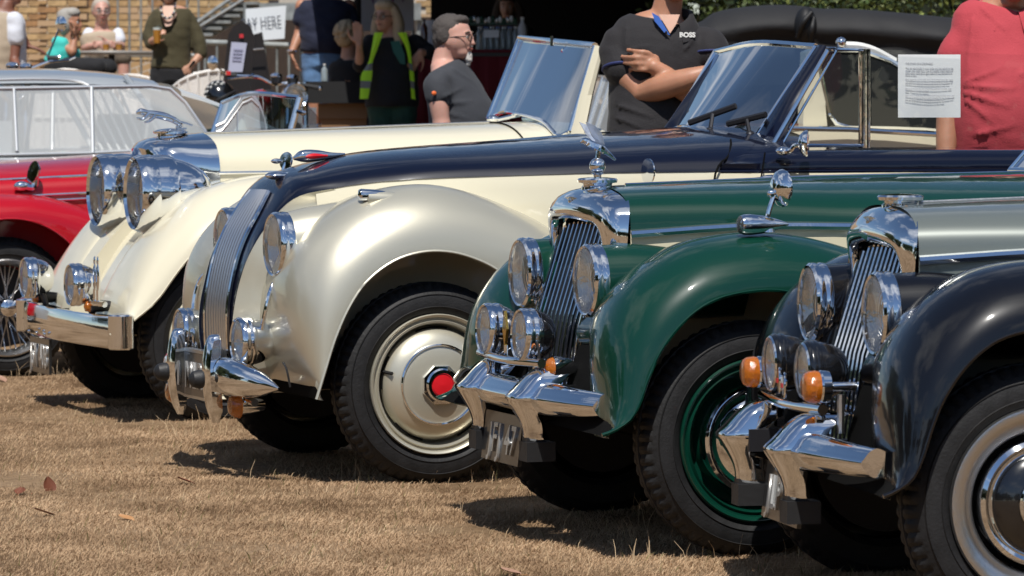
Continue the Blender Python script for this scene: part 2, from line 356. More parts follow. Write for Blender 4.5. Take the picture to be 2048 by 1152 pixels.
def riley(name, label, base, up, side, wing, rimk, rimm, kind):
    Yc = 11.31; root = thing(name, label, 'car', base)
    lip = [P(a, b, 10.5) for a, b in [(1215, 872), (1240, 862), (1271, 840), (1291, 801), (1307, 755), (1327, 709), (1358, 663), (1394, 627), (1435, 601), (1487, 586), (1548, 580), (1595, 586)]] + [V(5.02, 10.5, .755), V(5.16, 10.5, .70), V(5.28, 10.5, .58), V(5.33, 10.5, .45), V(5.34, 10.5, .32)]
    crown = [P(a, b, 10.72) for a, b in [(1194, 874), (1190, 800), (1190, 730), (1200, 665), (1225, 610), (1262, 560), (1310, 520), (1370, 487), (1440, 470), (1510, 464), (1580, 470), (1640, 482), (1690, 497)]] + [V(5.35, 10.72, .85), V(5.6, 10.72, .70), V(5.85, 10.72, .5), V(5.98, 10.72, .34)]
    if kind == 1: lip, crown = [[V(4.82 - (4.82 - p[0]) * .86, p[1], p[2]) if p[0] < 4.82 else p for p in q] for q in (lip, crown)]
    fender(root, lip, crown, 10.5, 10.72, 10.96, Yc, wing, k1=.3, rec=.2)
    # running boards and rear wings
    for s in (1, -1):
        M = MB().box((6.6, Yc - s * .70, .32), (1.4, .2, .04)); obj('running_board', M, wing, root)
        a = [V(6.9 + .02 * i, 0, 0) for i in range(2)]
        rl = [(7.25 + .43 * cos(t), Yc - s * .8, .34 + .43 * sin(t)) for t in [pi * i / 12 for i in range(12, -1, -1)]]
        rw = []
        for x, y, z in rl: 
            dx, dz = x - 7.25, z - .34; rw.append([(x, y, z), (7.25 + dx * 1.15, y + s * .03, .34 + dz * 1.15), (7.25 + dx * 1.3, y + s * .14, .34 + dz * 1.28), (7.25 + dx * 1.3, y + s * .35, .34 + dz * 1.25)])
        obj('rear_wing', MB().grid(rw), wing, root)
    # bonnet and body
    st = [(4.59, .300, 1.063, .928, 4.59, 3.0), (4.95, .36, 1.078, .950, 4.95, 2.6), (5.3, .43, 1.088, .948), (5.7, .54, 1.094, .945), (6.1, .63, 1.10, .945)]
    obj('bonnet', MB().grid(smooth_rows(arc_rows(st, Yc, 32, 2.2), 20)), up, root, 50)
    hg = MB().tube([V(4.68, Yc, 1.069), V(5.3, Yc, 1.091), V(6.1, Yc, 1.103)], .005, 6); obj('bonnet_hinge', hg, CHROME if kind == 2 else SATIN, root)
    M = MB(); rows = []; st = [q[:4] for q in st]
    for X, w, zt, zb in st + [(6.6, .70, 1.1, .93), (7.4, .70, 1.1, .90), (8.0, .62, 1.1, .82), (8.5, .4, 1.0, .6)]: rows.append([(X, Yc - w + .002, zb), (X, Yc - w - .005, zb - .12), (X, Yc - w + .01, .55), (X, Yc - w + .05, .34)])
    M.grid(smooth_rows(rows, 24)); M.both(Yc); obj('body_side', M, side, root)
    rows = [[(X, Yc - w * .98, zb + .01), (X, Yc - w * .5, zb + .10), (X, Yc, zb + .12), (X, Yc + w * .5, zb + .10), (X, Yc + w * .98, zb + .01)] for X, w, zb in [(7.5, .7, .9), (8.0, .62, .82), (8.4, .45, .68), (8.52, .35, .5)]]
    obj('boot', MB().grid(smooth_rows(rows, 10)), up, root)
    obj('floor', MB().box((6.6, Yc, .36), (3.6, 1.1, .1)), BLACK, root)
    obj('seat', MB().box((6.9, Yc, .78), (.14, 1.1, .5)).box((6.7, Yc, .55), (.5, 1.1, .14)), mat('seat_leather', (.16, .05, .03), .5), root)
    for s in (1, -1): obj('brightwork_strip', MB().tube([V(X, Yc - s * (w + .004), zb - .002) for X, w, zt, zb in st], .0135, 8, 16), CHROME, root)
    # windscreen
    wy = .52; wb = (6.22, 1.10); wt = (6.42, 1.33)
    fr = [V(wb[0], Yc - wy, wb[1]), V(wt[0], Yc - wy * .93, wt[1]), V(wt[0], Yc + wy * .93, wt[1]), V(wb[0], Yc + wy, wb[1])]
    wf = obj('windscreen_frame', MB().tube(fr + [fr[0]], .012, 8), CHROME, root); obj('windscreen_glass', MB().add(fr, [(0, 1, 2, 3)]), SCREEN, wf, 0)
    # radiator shell
    def f(z): return 4.47 + max(0, z - .42) * .14 + max(0, z - .66) * .17
    def sidest(z): X = f(z); return [(X + .016, .19, z), (X + .001, .194, z), (X + .0, .214, z), (X + .018, .25, z), (max(X + .04, min(4.615, 4.52 + (z - .5) * .4)), .264, z)]
    stn = [sidest(z) for z in (.40, .52, .64, .76, .86)] + [
        [(4.592, .188, .915), (4.562, .193, .915), (4.560, .216, .925), (4.575, .252, .93), (4.62, .266, .95)],
        [(4.585, .165, .945), (4.555, .172, .948), (4.548, .196, .968), (4.572, .232, .995), (4.632, .246, 1.008)],
        [(4.58, .105, .958), (4.545, .11, .962), (4.538, .13, .992), (4.572, .155, 1.035), (4.65, .165, 1.05)],
        [(4.578, 0, .964), (4.538, 0, .97), (4.532, 0, 1.003), (4.57, 0, 1.05), (4.66, 0, 1.069)]]
    stn = [[(x - (.04 if kind == 1 and i == 4 else 0), y * 1.16, z) for i, (x, y, z) in enumerate(r)] for r in stn]
    full = [[(x, Yc - y, z) for x, y, z in r] for r in stn] + [[(x, Yc + y, z) for x, y, z in r] for r in stn[-2::-1]]
    full = [list(map(tuple, crs([p for p in r], 14))) for r in full]
    sh = obj('radiator_shell', MB().grid(smooth_rows(full, 60)), CHROME, root, 40)
    cp = V(4.63, Yc, 1.066)
    obj('radiator_cap', MB().lathe([(.052, -.03), (.05, -.004), (.044, .002), (.046, .008), (.06, .01), (.062, .018), (.058, .023), (.03, .026), (0, .027)], cp, (0, 0, 1), 40), CHROME, sh)
    obj('grille_back', MB().grid([[(f(z) + .018, Yc - .225, z), (f(z) + .018, Yc + .225, z)] for z in (.38, .5, .66, .8, .95)]), mat('grille_dark', (.01, .012, .02), .35, .3), root)
    nb = 12
    for i in range(nb):
        y = -.214 + .428 * i / (nb - 1); zt = .955 - .05 * (abs(y) / .22) ** 4; pts = [V(f(z) - .004, Yc - y, z) for z in np.linspace(.39, zt, 9)]
        r = (.0042 if kind == 2 else .0075) if i not in (0, nb - 1) else .013
        obj('grille_bar', MB().tube(pts, [(.004 if kind == 2 else .006, r)] * 9, 6, flat=(1, 0, 0)), CHROME if kind == 2 or i % 1 == 0 else SATIN, root)
    obj('shell_badge', MB().ell((4.548, Yc, 1.02), (.012, .018, .014), 10, 6).add([(4.545, Yc - .06, 1.03), (4.540, Yc, 1.02), (4.540, Yc, 1.034)], [(0, 1, 2)]).add([(4.545, Yc + .06, 1.03), (4.540, Yc, 1.02), (4.540, Yc, 1.034)], [(0, 1, 2)]), SATIN, sh)
    if kind == 2:   # bird mascot on a ball
        b = cp + V(.0, 0, .027)
        ms = obj('mascot', MB().lathe([(.012, 0), (.012, .006), (.02, .012)], b, (0, 0, 1), 16).ell(b + V(0, 0, .034), (.025, .025, .025), 20, 14).tube([b + V(-.055, 0, .105), b + V(-.045, 0, .112), b + V(-.02, 0, .100), b + V(.006, 0, .09), b + V(.03, 0, .075), b + V(.058, 0, .052)], [.003, .010, .012, .014, .009, .004], 10, 16).tube([b + V(.0, 0, .055), b + V(.004, 0, .085)], .008, 8), CHROME, sh)
        for s in (1, -1):
            w = [b + V(.004, s * .006, .092), b + V(-.028, s * .024, .13), b + V(-.048, s * .03, .168), b + V(-.02, s * .03, .158), b + V(.006, s * .022, .135), b + V(.02, s * .01, .098)]
            obj('wing', MB().prism(w, (0, .004, 0)), glass('frosted_wing', (.8, .85, .95), 3, .1, alpha=.35, acol=(.6, .65, .75)), ms, 0)
    # headlamps on pods
    for s in (1, -1):
        c = V(4.50, Yc - s * .312, .79)
        lamp(root, 'headlight', c, .106, .12, wing, rimw=.85, dome=.025)
        obj('lamp_pod', MB().tube([c + V(.02, 0, 0), c + V(.14, -s * .01, -.0), c + V(.3, -s * .04, -.02), c + V(.46, -s * .10, -.06)], [.105, .108, .10, .05], 32, 24), wing, root)
        # apron between radiator and wing
        rows = [[(x - .02, Yc - s * .2, z), (x, Yc - s * .3, z), (x - .03, Yc - s * .4, z), (x - .10, Yc - s * .53, z + .02)] for x, z in [(5.0, .82), (4.75, .80), (4.62, .76), (4.57, .66), (4.58, .56), (4.60, .50)]]
        obj('apron', MB().grid(smooth_rows(rows, 16)), wing, root)
    # bumper
    sec = [(.085, .035), (.05, .047), (.012, .008), (0, -.002), (.004, -.012), (.035, -.052), (.08, -.05)]
    sec = [tuple(q[:2]) for q in crs([V(a, b, 0) for a, b in [(.085, .035), (.055, .046), (.03, .034), (.010, .010), (0, -.002), (.006, -.016), (.022, -.038), (.045, -.052), (.08, -.05)]], 22)]
    def brows(ys):
        rows = []
        for y in ys:
            t = abs(y) / .73; X = 4.265 + .10 * t ** 2.4; k = 1 - .28 * max(0, t - .5) / .5; k2 = k if t < .985 else k * .75
            rows.append([(X + a * k2, Yc + y, .444 + b * k2) for a, b in sec])
        return rows
    if kind == 2:
        M = MB().grid(brows(np.linspace(-.68, .64, 41))); 
        for y in (-.68, .64):
            r = brows([y])[0]; o = len(M.v); M.v += r; M.f.append(tuple(range(o, o + len(r))))
    else:
        M = MB()
        for a, b in ((-.70, -.22), (.22, .70)):
            M.grid(brows(np.linspace(a, b, 16)))
            for y in (a, b): r = brows([y])[0]; o = len(M.v); M.v += r; M.f.append(tuple(range(o, o + len(r))))
            if a < 0: obj('bumper', M, CHROME, root, 50); M = MB()
    bp = obj('bumper', M, CHROME, root, 50)
    for s in (1, -1): obj('bumper_bracket', MB().box((4.4, Yc - s * .2, .43), (.2, .05, .06)), DARKM, root)
    for s in (1, -1):
        y0 = Yc - s * .25; pz = -.028
        pr = [(4.37, .56, .030), (4.335, .558, .040), (4.30, .535, .058), (4.262, .495, .067), (4.238, .472, .069), (4.242, .458, .068), (4.262, .425, .056), (4.278, .395, .043), (4.285, .37, .034), (4.288, .345, .031), (4.30, .338, .028)]
        pr = [(x, z + pz, w) for x, z, w in pr]
        rows = [[(x + (.10 if z > .41 else .045), y0 - w, z - .0), (x + .03, y0 - w, z), (x + .006, y0 - w * .86, z), (x, y0 - w * .7, z), (x - .002, y0, z), (x, y0 + w * .7, z), (x + .006, y0 + w * .86, z), (x + .03, y0 + w, z), (x + (.10 if z > .41 else .045), y0 + w, z)] for x, z, w in pr]
        ov = obj('overrider', MB().grid(smooth_rows(rows, 34), cu=True), CHROME, bp, 55)
        obj('rubber_block', MB().box((4.325, y0 - .0, .280), (.09, .075, .058)).box((4.31, y0, .312), (.05, .05, .02)), BRUB, bp)
    pl = plate(root, 'JFJ 47' if kind == 2 else 'JLP 97', (4.335, Yc + .02, .30), .36, .15, PLATET, .78, .12, off=.05 if kind == 2 else .03)
    # badge bar, fog lamps, indicators
    obj('badge_bar', MB().tube([V(4.35, Yc + .30, .545), V(4.33, Yc, .54), V(4.35, Yc - .30, .545)], .014, 12, 12).box((4.37, Yc + .2, .5), (.02, .03, .07)).box((4.37, Yc - .2, .5), (.02, .03, .07)), CHROME, root)
    if kind == 2:
        for s in (1, -1): lamp(root, 'fog_lamp', (4.37, Yc + .02 - s * .175, .622), .078, .085, CHROME if s == -1 else mat('black_gloss', (.006, .006, .007), .2, coat=1), ax=V(-1, 0, .03), dome=.02)
        obj('badge', MB().prism([V(4.35, Yc + .06 + dy, .63 + dz) for dy, dz in ((0, .055), (.022, 0), (0, -.055), (-.022, 0))], (.008, 0, 0)), GOLD, root, 0)
        obj('badge_stem', MB().tube([V(4.355, Yc + .06, .525), V(4.355, Yc + .06, .58)], .006, 6), CHROME, root)
        ind = obj('indicator', MB().lathe([(.002, -.085), (.012, -.08), (.03, -.045), (.034, -.01), (.034, 0)], (4.39, Yc - .28, .53), (-1, 0, 0), 24), CHROME, root)
        obj('indicator_lens', MB().lathe([(.032, 0), (.028, .012), (.012, .024), (0, .027)], (4.39, Yc - .28, .53), (-1, 0, 0), 20), AMBER, ind)
        obj('indicator', MB().lathe([(.002, -.085), (.012, -.08), (.03, -.045), (.034, -.01), (.034, 0)], (4.39, Yc + .33, .53), (-1, 0, 0), 24), CHROME, root)
        obj('indicator_bracket', MB().tube([V(4.42, Yc - .28, .5), V(4.42, Yc - .28, .48)], .008, 8).box((4.4, Yc - .29, .478), (.12, .05, .006)), CHROME, root)
        obj('cable', MB().tube([V(4.39, Yc - .17, .60), V(4.36, Yc - .215, .63), V(4.36, Yc - .24, .58), V(4.37, Yc - .24, .49)], .004, 6, 16), BRUB, root)
    else:
        for s in (1, -1):
            lamp(root, 'fog_lamp', (4.36, Yc + .03 - s * .165, .635), .078, .10, mat('black_gloss', (.006, .006, .007), .2, coat=1), ax=V(-1, 0, 0), dome=.018, rimw=.6, rim_m=mat('black_gloss', (.006, .006, .007), .2, coat=1)); obj('fog_lamp_trim', MB().lathe([(.072, .012), (.075, .018), (.070, .022)], (4.36, Yc + .03 - s * .165, .635), (-1, 0, 0), 36), CHROME, root)
            y0 = Yc + .0 - s * .31; c = V(4.335, y0, .605)
            ind = obj('indicator', MB().lathe([(.012, -.10), (.012, -.038), (.025, -.034), (.042, -.026), (.044, -.005), (.041, 0)], c, (-1, 0, 0), 24), CHROME, root)
            obj('indicator_lens', MB().lathe([(.041, 0), (.043, .010), (.040, .028), (.034, .037), (.024, .041), (0, .042)], c, (-1, 0, 0), 28), AMBER, ind)
            obj('indicator_stem', MB().tube([c + V(.06, 0, -.02), c + V(.06, 0, -.12)], .01, 8), SATIN, ind)
        for k, (dy, mm) in enumerate(((.03, GOLD), (-.02, WHITEP))):
            bd = obj('badge', MB().lathe([(.0, -.004), (.034, -.004), (.036, 0), (.034, .004), (.028, .003), (0, .004)], (4.325, Yc + dy, .60 - .01 * k), (-1, .2, 0), 24), CHROME, root)
            obj('badge_face', MB().lathe([(.027, .005), (.0, .006)], (4.325, Yc + dy, .60 - .01 * k), (-1, .2, 0), 20), mm, bd)
            obj('badge_mark', MB().box((4.317, Yc + dy - .002, .60 - .01 * k), (.002, .02, .012)), mat('red_enamel', (.62, .012, .02), .3), bd)
        for s in (1, -1):
            ck = V(5.06, Yc - s * .375, .895); obj('bonnet_catch', MB().ell(ck, (.02, .016, .018), 12, 8).ell(ck + V(-.03, 0, -.004), (.012, .008, .01), 8, 6).ell(ck + V(.03, 0, -.004), (.012, .008, .01), 8, 6).ell(ck + V(0, 0, -.022), (.012, .01, .012), 8, 6), CHROME, root)
    # side lamp and wing mirror
    for s in (1, -1):
        c = V(4.80, Yc - s * .66, .962)
        if kind == 2:
            sl = obj('side_light', MB().lathe([(.026, 0), (.03, -.01), (.031, -.03), (.027, -.07), (.016, -.115), (.004, -.15)], c, (-1, 0, 0), 24), CHROME, root)
            obj('side_light_lens', MB().lathe([(.027, .0), (.02, .007), (0, .01)], c, (-1, 0, 0), 20), LENS, sl)
            if s == 1:
                q = V(4.885, Yc - .66, .94); mr = obj('wing_mirror', MB().lathe([(.022, 0), (.02, .01), (.009, .014)], q, (0, 0, 1), 16).tube([q, q + V(.002, 0, .05), q + V(.02, -.0, .105)], .008, 8, 10).ell(q + V(.012, 0, .112), (.014, .012, .012), 10, 8).lathe([(.002, .028), (.028, .026), (.05, .012), (.056, 0), (.054, -.006), (.0, -.007)], q + V(.045, 0, .128), (-.99, -.12, .0), 28), CHROME, root)
        else:
            lp_ = obj('wing_bead', MB().tube([P(a, b, 10.98) for a, b in [(1262, 560), (1310, 520), (1370, 487)]], .004, 6), wing, root)
    for x in (4.822, 7.25):
        wheel(root, (x, 10.565, .338), .345, rimk, rimm, None, -1); wheel(root, (x, 2 * Yc - 10.565, .338), .345, rimk, rimm, None, 1)
    obj('axle', MB().tube([V(4.82, 10.7, .3), V(4.82, 11.9, .3)], .03, 8).box((4.6, Yc, .4), (.1, .9, .12)), BLACK, root)
    mv = ('radiator', 'grille', 'headlight', 'lamp', 'apron', 'bumper', 'overrider', 'rubber', 'number', 'badge', 'fog', 'indicator', 'cable', 'shell')
    mset = [c for c in root.children if c.name.split('.')[0].startswith(mv)]
    if kind == 1:
        for c in root.children:
            if c.name.split('.')[0] in ('bonnet', 'bonnet_hinge', 'brightwork_strip', 'body_side', 'radiator_shell', 'grille_back', 'grille_bar'):
                for o in [c] + list(c.children_recursive):
                    for v in o.data.vertices: v.co.x += .045
    for c in mset:
        for o in [c] + list(c.children_recursive):
            d = (-.04 if not c.name.startswith('fog') else -.06) if kind == 2 else (.0 if c.name.startswith(('rad', 'gri', 'shell', 'apron')) else .03)
            if c.name.startswith(('bumper', 'over', 'rubber')): d = -.012 if kind == 2 else .01
            for v in o.data.vertices: v.co.x += d
    return root
GREEN = paint('dark_green_paint', (.002, .034, .021)); CREAM = paint('cream_paint', (.62, .56, .40)); GREYP = paint('grey_green_paint', (.15, .17, .155), .25, .3)
BLACKP = paint('black_paint', (.003, .003, .0045)); NAVY = paint('navy_paint', (.0022, .0035, .013)); SILV = paint('champagne_metallic_paint', (.60, .57, .46), .6, .36, .6)
IVORY = paint('ivory_paint', (.66, .615, .47)); RED = paint('red_paint', (.38, .004, .012)); SILVER = paint('silver_paint', (.42, .45, .47), .35, .3)
r2 = riley('vintage_car', 'dark green and cream vintage car with a bird mascot and amber indicator beside its grille', (5.6, 11.31, 0), GREEN, CREAM, GREEN, 'green', GREEN, 2)
r1 = riley('vintage_car', 'grey and black vintage car with two round amber indicators, nearest the camera', (5.6, 11.31, 0), GREYP, GREYP, BLACKP, 'trim', BLACKP, 1)
def place(r, wx, wy, dz, a):
    r.location = (wx + .778 * cos(a) - .74 * sin(a), wy + .778 * sin(a) + .74 * cos(a), dz); r.rotation_euler = (0, 0, a)
place(r2, 4.82, 10.57, 0, -.05); place(r1, 4.77, 8.755, -.02, -.17)
# ---------------------------------------------------------------- navy and cream drophead
def nose_rows(C, Ev, Yc, n=20, ex=2.2):
    rows = []
    for c, e in zip(C, Ev):
        M = V(e[0], Yc, e[2]); w = Yc - e[1]; d = V(c[0], Yc, c[2]) - M; r = []
        for i in range(n + 1):
            a = (i / n - .5) * pi; sy = copysign(abs(sin(a)) ** (2 / ex), sin(a)); cz = abs(cos(a)) ** (2 / ex) if i not in (0, n) else 0
            q = M + d * cz; r.append((q.x, Yc + w * sy, q.z))
        rows.append(r)
    return rows
def car3():
    Yc = 13.86; root = thing('vintage_car', 'navy and cream drophead car with curved waterfall grille and champagne front wings', 'car', (5.6, Yc, 0))
    lip = [P(a, b, 13.04) for a, b in [(634, 799), (650, 745), (672, 675), (700, 612), (735, 562), (790, 521), (850, 503), (910, 505), (970, 525), (1010, 550)]] + [V(5.17, 13.04, .58), V(5.26, 13.04, .45), V(5.28, 13.04, .3)]
    crown = [P(a, b, 13.27) for a, b in [(628, 797), (603, 775), (583, 725), (569, 660), (566, 605), (574, 545), (600, 490), (640, 445), (690, 408), (750, 382), (820, 369), (880, 371), (950, 388), (1010, 412), (1070, 440), (1120, 472)]] + [V(5.6, 13.27, .72), V(5.9, 13.27, .5), V(6.1, 13.27, .36)]
    fender(root, lip, crown, 13.04, 13.27, 13.56, Yc, SILV, k1=.22)
    Cp = [P(a, b, Yc) for a, b in [(447, 740), (442, 680), (440, 620), (446, 570), (458, 515), (474, 470), (492, 435), (512, 402), (533, 371), (556, 349), (592, 336), (640, 322)]]
    Ep = [P(a, b, Y) for a, b, Y in [(466, 740, 13.68), (462, 680, 13.66), (467, 620, 13.65), (477, 570, 13.65), (493, 520, 13.64), (517, 475, 13.63), (538, 446, 13.62), (560, 420, 13.60), (582, 401, 13.58), (606, 389, 13.56), (632, 383, 13.54), (662, 378, 13.52)]]
    Cp += [P(a, b, Yc) for a, b in [(720, 305), (820, 294), (1000, 281), (1200, 265), (1440, 249)]]; Ep += [P(a, b, Y) for a, b, Y in [(720, 368, 13.48), (820, 359, 13.42), (1000, 352, 13.34), (1200, 346, 13.25), (1440, 343, 13.17)]]
    obj('bonnet', MB().grid(smooth_rows(nose_rows(Cp, Ep, Yc, 28, 2.3), 70)), NAVY, root, 60)
    # bonnet shut lines
    g = MB(); g.tube([P(1452, 262, 13.6), P(1462, 285, 13.3), P(1455, 315, 13.2), P(1442, 325, 13.16), P(1432, 343, 13.15), P(1428, 365, 13.15)], .004, 6, 20); obj('shut_line', g, BLACK, root)
    # grille strip on the nose
    gl = nose_rows(Cp[:9], [V(e[0], Yc - (Yc - e[1]), e[2]) for e in Ep[:9]], Yc, 28, 2.3); gl = smooth_rows(gl, 30)
    nb = 10
    def gp(row, y):   # point on the nose at signed offset y
        for j in range(len(row) - 1):
            if row[j][1] <= Yc + y <= row[j + 1][1]: t = (Yc + y - row[j][1]) / (row[j + 1][1] - row[j][1] + 1e-9); return V(*row[j]).lerp(V(*row[j + 1]), t)
    rows = []
    for i, r in enumerate(gl[:-1]):
        w = .142 if i < 24 else .142 * (1 - ((i - 23) / 7) ** 2 * .5); rows.append([gp(r, w * (2 * k / 16 - 1)) + V(-.006, 0, .002) for k in range(17)])
    gb = obj('grille_back', MB().grid(rows), mat('grille_grey', (.14, .145, .16), .4, .6), root)
    for k in range(nb):
        pts = []
        for i, r in enumerate(gl[:-1]):
            w = .138 if i < 24 else .138 * (1 - ((i - 23) / 7) ** 2 * .5); pts.append(gp(r, w * (2 * k / (nb - 1) - 1)) + V(-.010, 0, .003))
        obj('grille_bar', MB().tube(pts, [(.009, .0068)] * len(pts), 6, flat=(1, 0, 0)), mat('bright_steel', (.74, .74, .74), .32, 1) if k not in (0, nb - 1) else CHROME, root)
    # champagne front panels between nose and wings
    G = [V(4.37, 13.52, .30), V(4.36, 13.52, .42), V(4.355, 13.52, .52), V(4.36, 13.515, .62), V(4.375, 13.51, .72), V(4.41, 13.50, .82), V(4.47, 13.49, .90), V(4.55, 13.48, .96), V(4.66, 13.47, 1.0), V(4.78, 13.46, 1.01), V(4.9, 13.45, 1.0), V(5.05, 13.43, .97)]
    rows = []
    for e, g_ in zip(Ep[:12], G):
        e = V(*e); r = [e + V(.012, .01, 0), e + V(.0, -.004, 0)]
        for t in (.3, .6, .85, 1): q = e.lerp(g_, t); q.x += .05 * sin(pi * t) * (1 if e.z < .9 else .2); q.z -= .03 * sin(pi * t) * (1 if e.z > .9 else 0); r.append(q)
        r[-1] = r[-1] + V(.02, -.06, 0); rows.append(r)
    M = MB().grid(smooth_rows([[tuple(p) for p in r] for r in rows], 30)); M.both(Yc); obj('front_panel', M, SILV, root, 60)
    rows = []
    for e in Ep[10:]: e = V(*e); rows.append([tuple(e + V(0, .004, 0)), tuple(e + V(0, -.012, -.05)), tuple(e + V(0, -.0, -.25)), (e.x, e.y + .02, .5), (e.x, e.y + .06, .34)])
    for X, y, z in [(6.05, 13.13, 1.08), (6.6, 13.13, 1.08), (7.2, 13.13, 1.075), (7.8, 13.16, 1.06), (8.4, 13.25, 1.0), (8.9, 13.45, .85)]: rows.append([(X, y + .004, z), (X, y - .012, z - .05), (X, y - .01, z - .25), (X, y + .01, .5), (X, y + .05, .34)])
    M = MB().grid(smooth_rows(rows, 40)); M.both(Yc); obj('body_side', M, IVORY, root)
    # navy door tops and scuttle
    rows = []
    for X, y, z, zt in [(5.86, 13.17, 1.078, 1.12), (6.0, 13.14, 1.08, 1.15), (6.6, 13.13, 1.08, 1.157), (7.2, 13.13, 1.075, 1.157), (7.8, 13.16, 1.06, 1.15), (8.4, 13.25, 1.0, 1.10), (8.9, 13.45, .85, .92)]:
        rows.append([(X, y - .001, z - .0), (X, y - .006, z + .03), (X, y + .015, zt - .025), (X, y + .035, zt - .006), (X, y + .10, zt), (X, y + .30, zt - .01)])
    M = MB().grid(smooth_rows(rows, 30)); M.both(Yc); obj('door_top', M, NAVY, root, 60)
    obj('deck', MB().grid([[(X, y, 1.12) for y in (Yc - .6, Yc, Yc + .6)] for X in (6.35, 7.4, 8.3)] ), mat('hood_cloth_black', (.012, .012, .014), .9), root)
    M = MB().grid(smooth_rows(arc_rows([(5.85, .69, 1.246, 1.082, 6.165, 2.3), (5.98, .71, 1.247, 1.09, 6.22, 2.3), (6.16, .70, 1.235, 1.11, 6.30, 2.4)], Yc, 24), 8)); obj('scuttle', M, NAVY, root, 60)
    obj('belt_line', MB().tube([P(1440, 344, 13.14), V(6.05, 13.115, 1.08), V(6.6, 13.115, 1.08), V(7.2, 13.115, 1.075), V(7.8, 13.145, 1.06)], .006, 6, 20), NAVY, root)
    obj('shut_line', MB().tube([P(1530, 305, 13.12), P(1524, 345, 13.108), P(1519, 375, 13.108)], .003, 6), BLACK, root)
    obj('door_handle', MB().ell(P(1543, 357, 13.09), (.05, .014, .014), 14, 8), CHROME, root)
    # windscreen: pillars, frame, glass
    Yn, Yf = 13.42, 14.32
    a, b, c, d = P(1500, 292, Yn), P(1631, 93, Yn), P(1432, 103, Yf), P(1342, 258, Yf)
    fr = [a, b, b.lerp(c, .5) + V(-.03, 0, .025), c, d]
    wf = obj('windscreen_frame', MB().tube([V(*p) for p in crs([b, b.lerp(c, .5) + V(-.03, 0, .022), c], 10)], .012, 8).tube([c, d], .012, 8).tube([a, b], .009, 8).tube([d, d.lerp(a, .5) + V(-.07, 0, .035), a], .009, 8, 12), CHROME, root)
    top = crs([b, b.lerp(c, .5) + V(-.03, 0, .022), c], 9); bot = crs([a, a.lerp(d, .5) + V(-.07, 0, .03), d], 9)
    obj('windscreen_glass', MB().grid([[V(*p).lerp(V(*q), t) for t in (0, .5, 1)] for p, q in zip(top, bot)]), SCREEN, wf)
    for s in (0, 1):
        M = MB(); q = [P(1484, 318, 13.3), P(1502, 284, 13.42), P(1560, 195, 13.42), P(1634, 90, 13.42)]; r_ = [P(1562, 300, 13.19), P(1572, 270, 13.30), P(1612, 180, 13.36), P(1652, 96, 13.38)]
        M.grid([[x, x.lerp(y, .35) + V(0, -.025, .004), x.lerp(y, .7) + V(0, -.025, .004), y, y + V(.02, .05, 0), x + V(.05, .05, 0)] for x, y in zip(q, r_)], cu=True)
        M = M if s == 0 else M.mirror(Yc); obj('screen_pillar', M, NAVY, root, 60)
    for k, (p0, p1, bl) in enumerate((((1452, 238), (1420, 243), ((1378, 246), (1472, 212))), ((1530, 222), (1500, 250), ((1455, 248), (1532, 229))))):
        A = P(*p1, 13.62 - .2 * k) ; w = obj('wiper', MB().tube([P(bl[0][0], bl[0][1], 13.74 - .22 * k), P(bl[1][0], bl[1][1], 13.60 - .22 * k)], .012, 6).tube([A + V(0, 0, -.04), P((bl[0][0] + bl[1][0]) / 2, (bl[0][1] + bl[1][1]) / 2, 13.66 - .22 * k)], .008, 6).ell(A + V(0, 0, -.04), (.02, .02, .02), 10, 6), DARKM, root)
    # side windows
    Y2 = 13.27
    q = [P(1545, 291, Y2), P(1655, 101, Y2), P(1722, 101, Y2), P(1722, 291, Y2)]
    qf = obj('quarter_light_frame', MB().tube(q + [q[0]], .0085, 6, caps=False).tube([p + V(.03, -.012, 0) for p in (q[0], q[1])], .005, 6), CHROME, root); obj('quarter_light_glass', MB().add(q, [(0, 1, 2, 3)]), glass('side_glass', (.95, .97, .97), 1.5), qf, 0)
    obj('window_post', MB().prism([P(1724, 98, Y2 - .01), P(1741, 98, Y2 - .01), P(1741, 296, Y2 - .01), P(1724, 296, Y2 - .01)], (0, .03, 0)).tube([P(1728, 98, Y2 - .014), P(1728, 296, Y2 - .014)], .005, 6).tube([P(1738, 98, Y2 - .014), P(1738, 296, Y2 - .014)], .005, 6), CHROME, root)
    g = [P(1743, 98, Y2), P(2100, 112, Y2), P(2100, 303, Y2), P(1743, 296, Y2)]
    sw = obj('side_window', MB().add(g, [(0, 1, 2, 3)]), MATS['side_glass'], root, 0)
    root_paper = thing('paper_notice', 'white printed sheet of paper taped inside the side window of the navy car', 'notice', P(1858, 236, Y2 + .02))
    pp = [P(1796, 109, Y2 + .012), P(1920, 110, Y2 + .012), P(1922, 235, Y2 + .02), P(1860, 236, Y2 + .03), P(1797, 235, Y2 + .012)]
    rows = [[V(*P(1796 + 125 * u, 109 + 126 * v, Y2 + .012 + .012 * sin(u * 3) * v * v)) for u in np.linspace(0, 1, 9)] for v in np.linspace(0, 1, 9)]
    obj('sheet', MB().grid(rows), mat('paper', (.92, .92, .92), .7), root_paper)
    ink = mat('ink', (.42, .42, .46), .8)
    lines = ['THE STORY OF A DROPHEAD', '', 'This car was bought in poor order and was rebuilt by the', 'owner over many years with the original engine kept and', 'every panel made good again before it was painted once', 'more as new.', '', 'The engine is a four with twin carburettors and the seats', 'and the trim were all renewed by hand to the pattern of', 'the first ones and are as they were when it was new.', '', 'Please look but do not touch the paint as it marks with', 'ease. Thank you for reading.', '', 'The hood is new and the doors are hung as they were and', 'the car is driven to shows each summer by its owner and', 'has not failed once in all that time on the road.']
    text('print', '\n'.join(lines), .0085, ink, root_paper, P(1811, 128, Y2 + .010), (1, 0, 0), (0, 0, 1), .0003, .0)
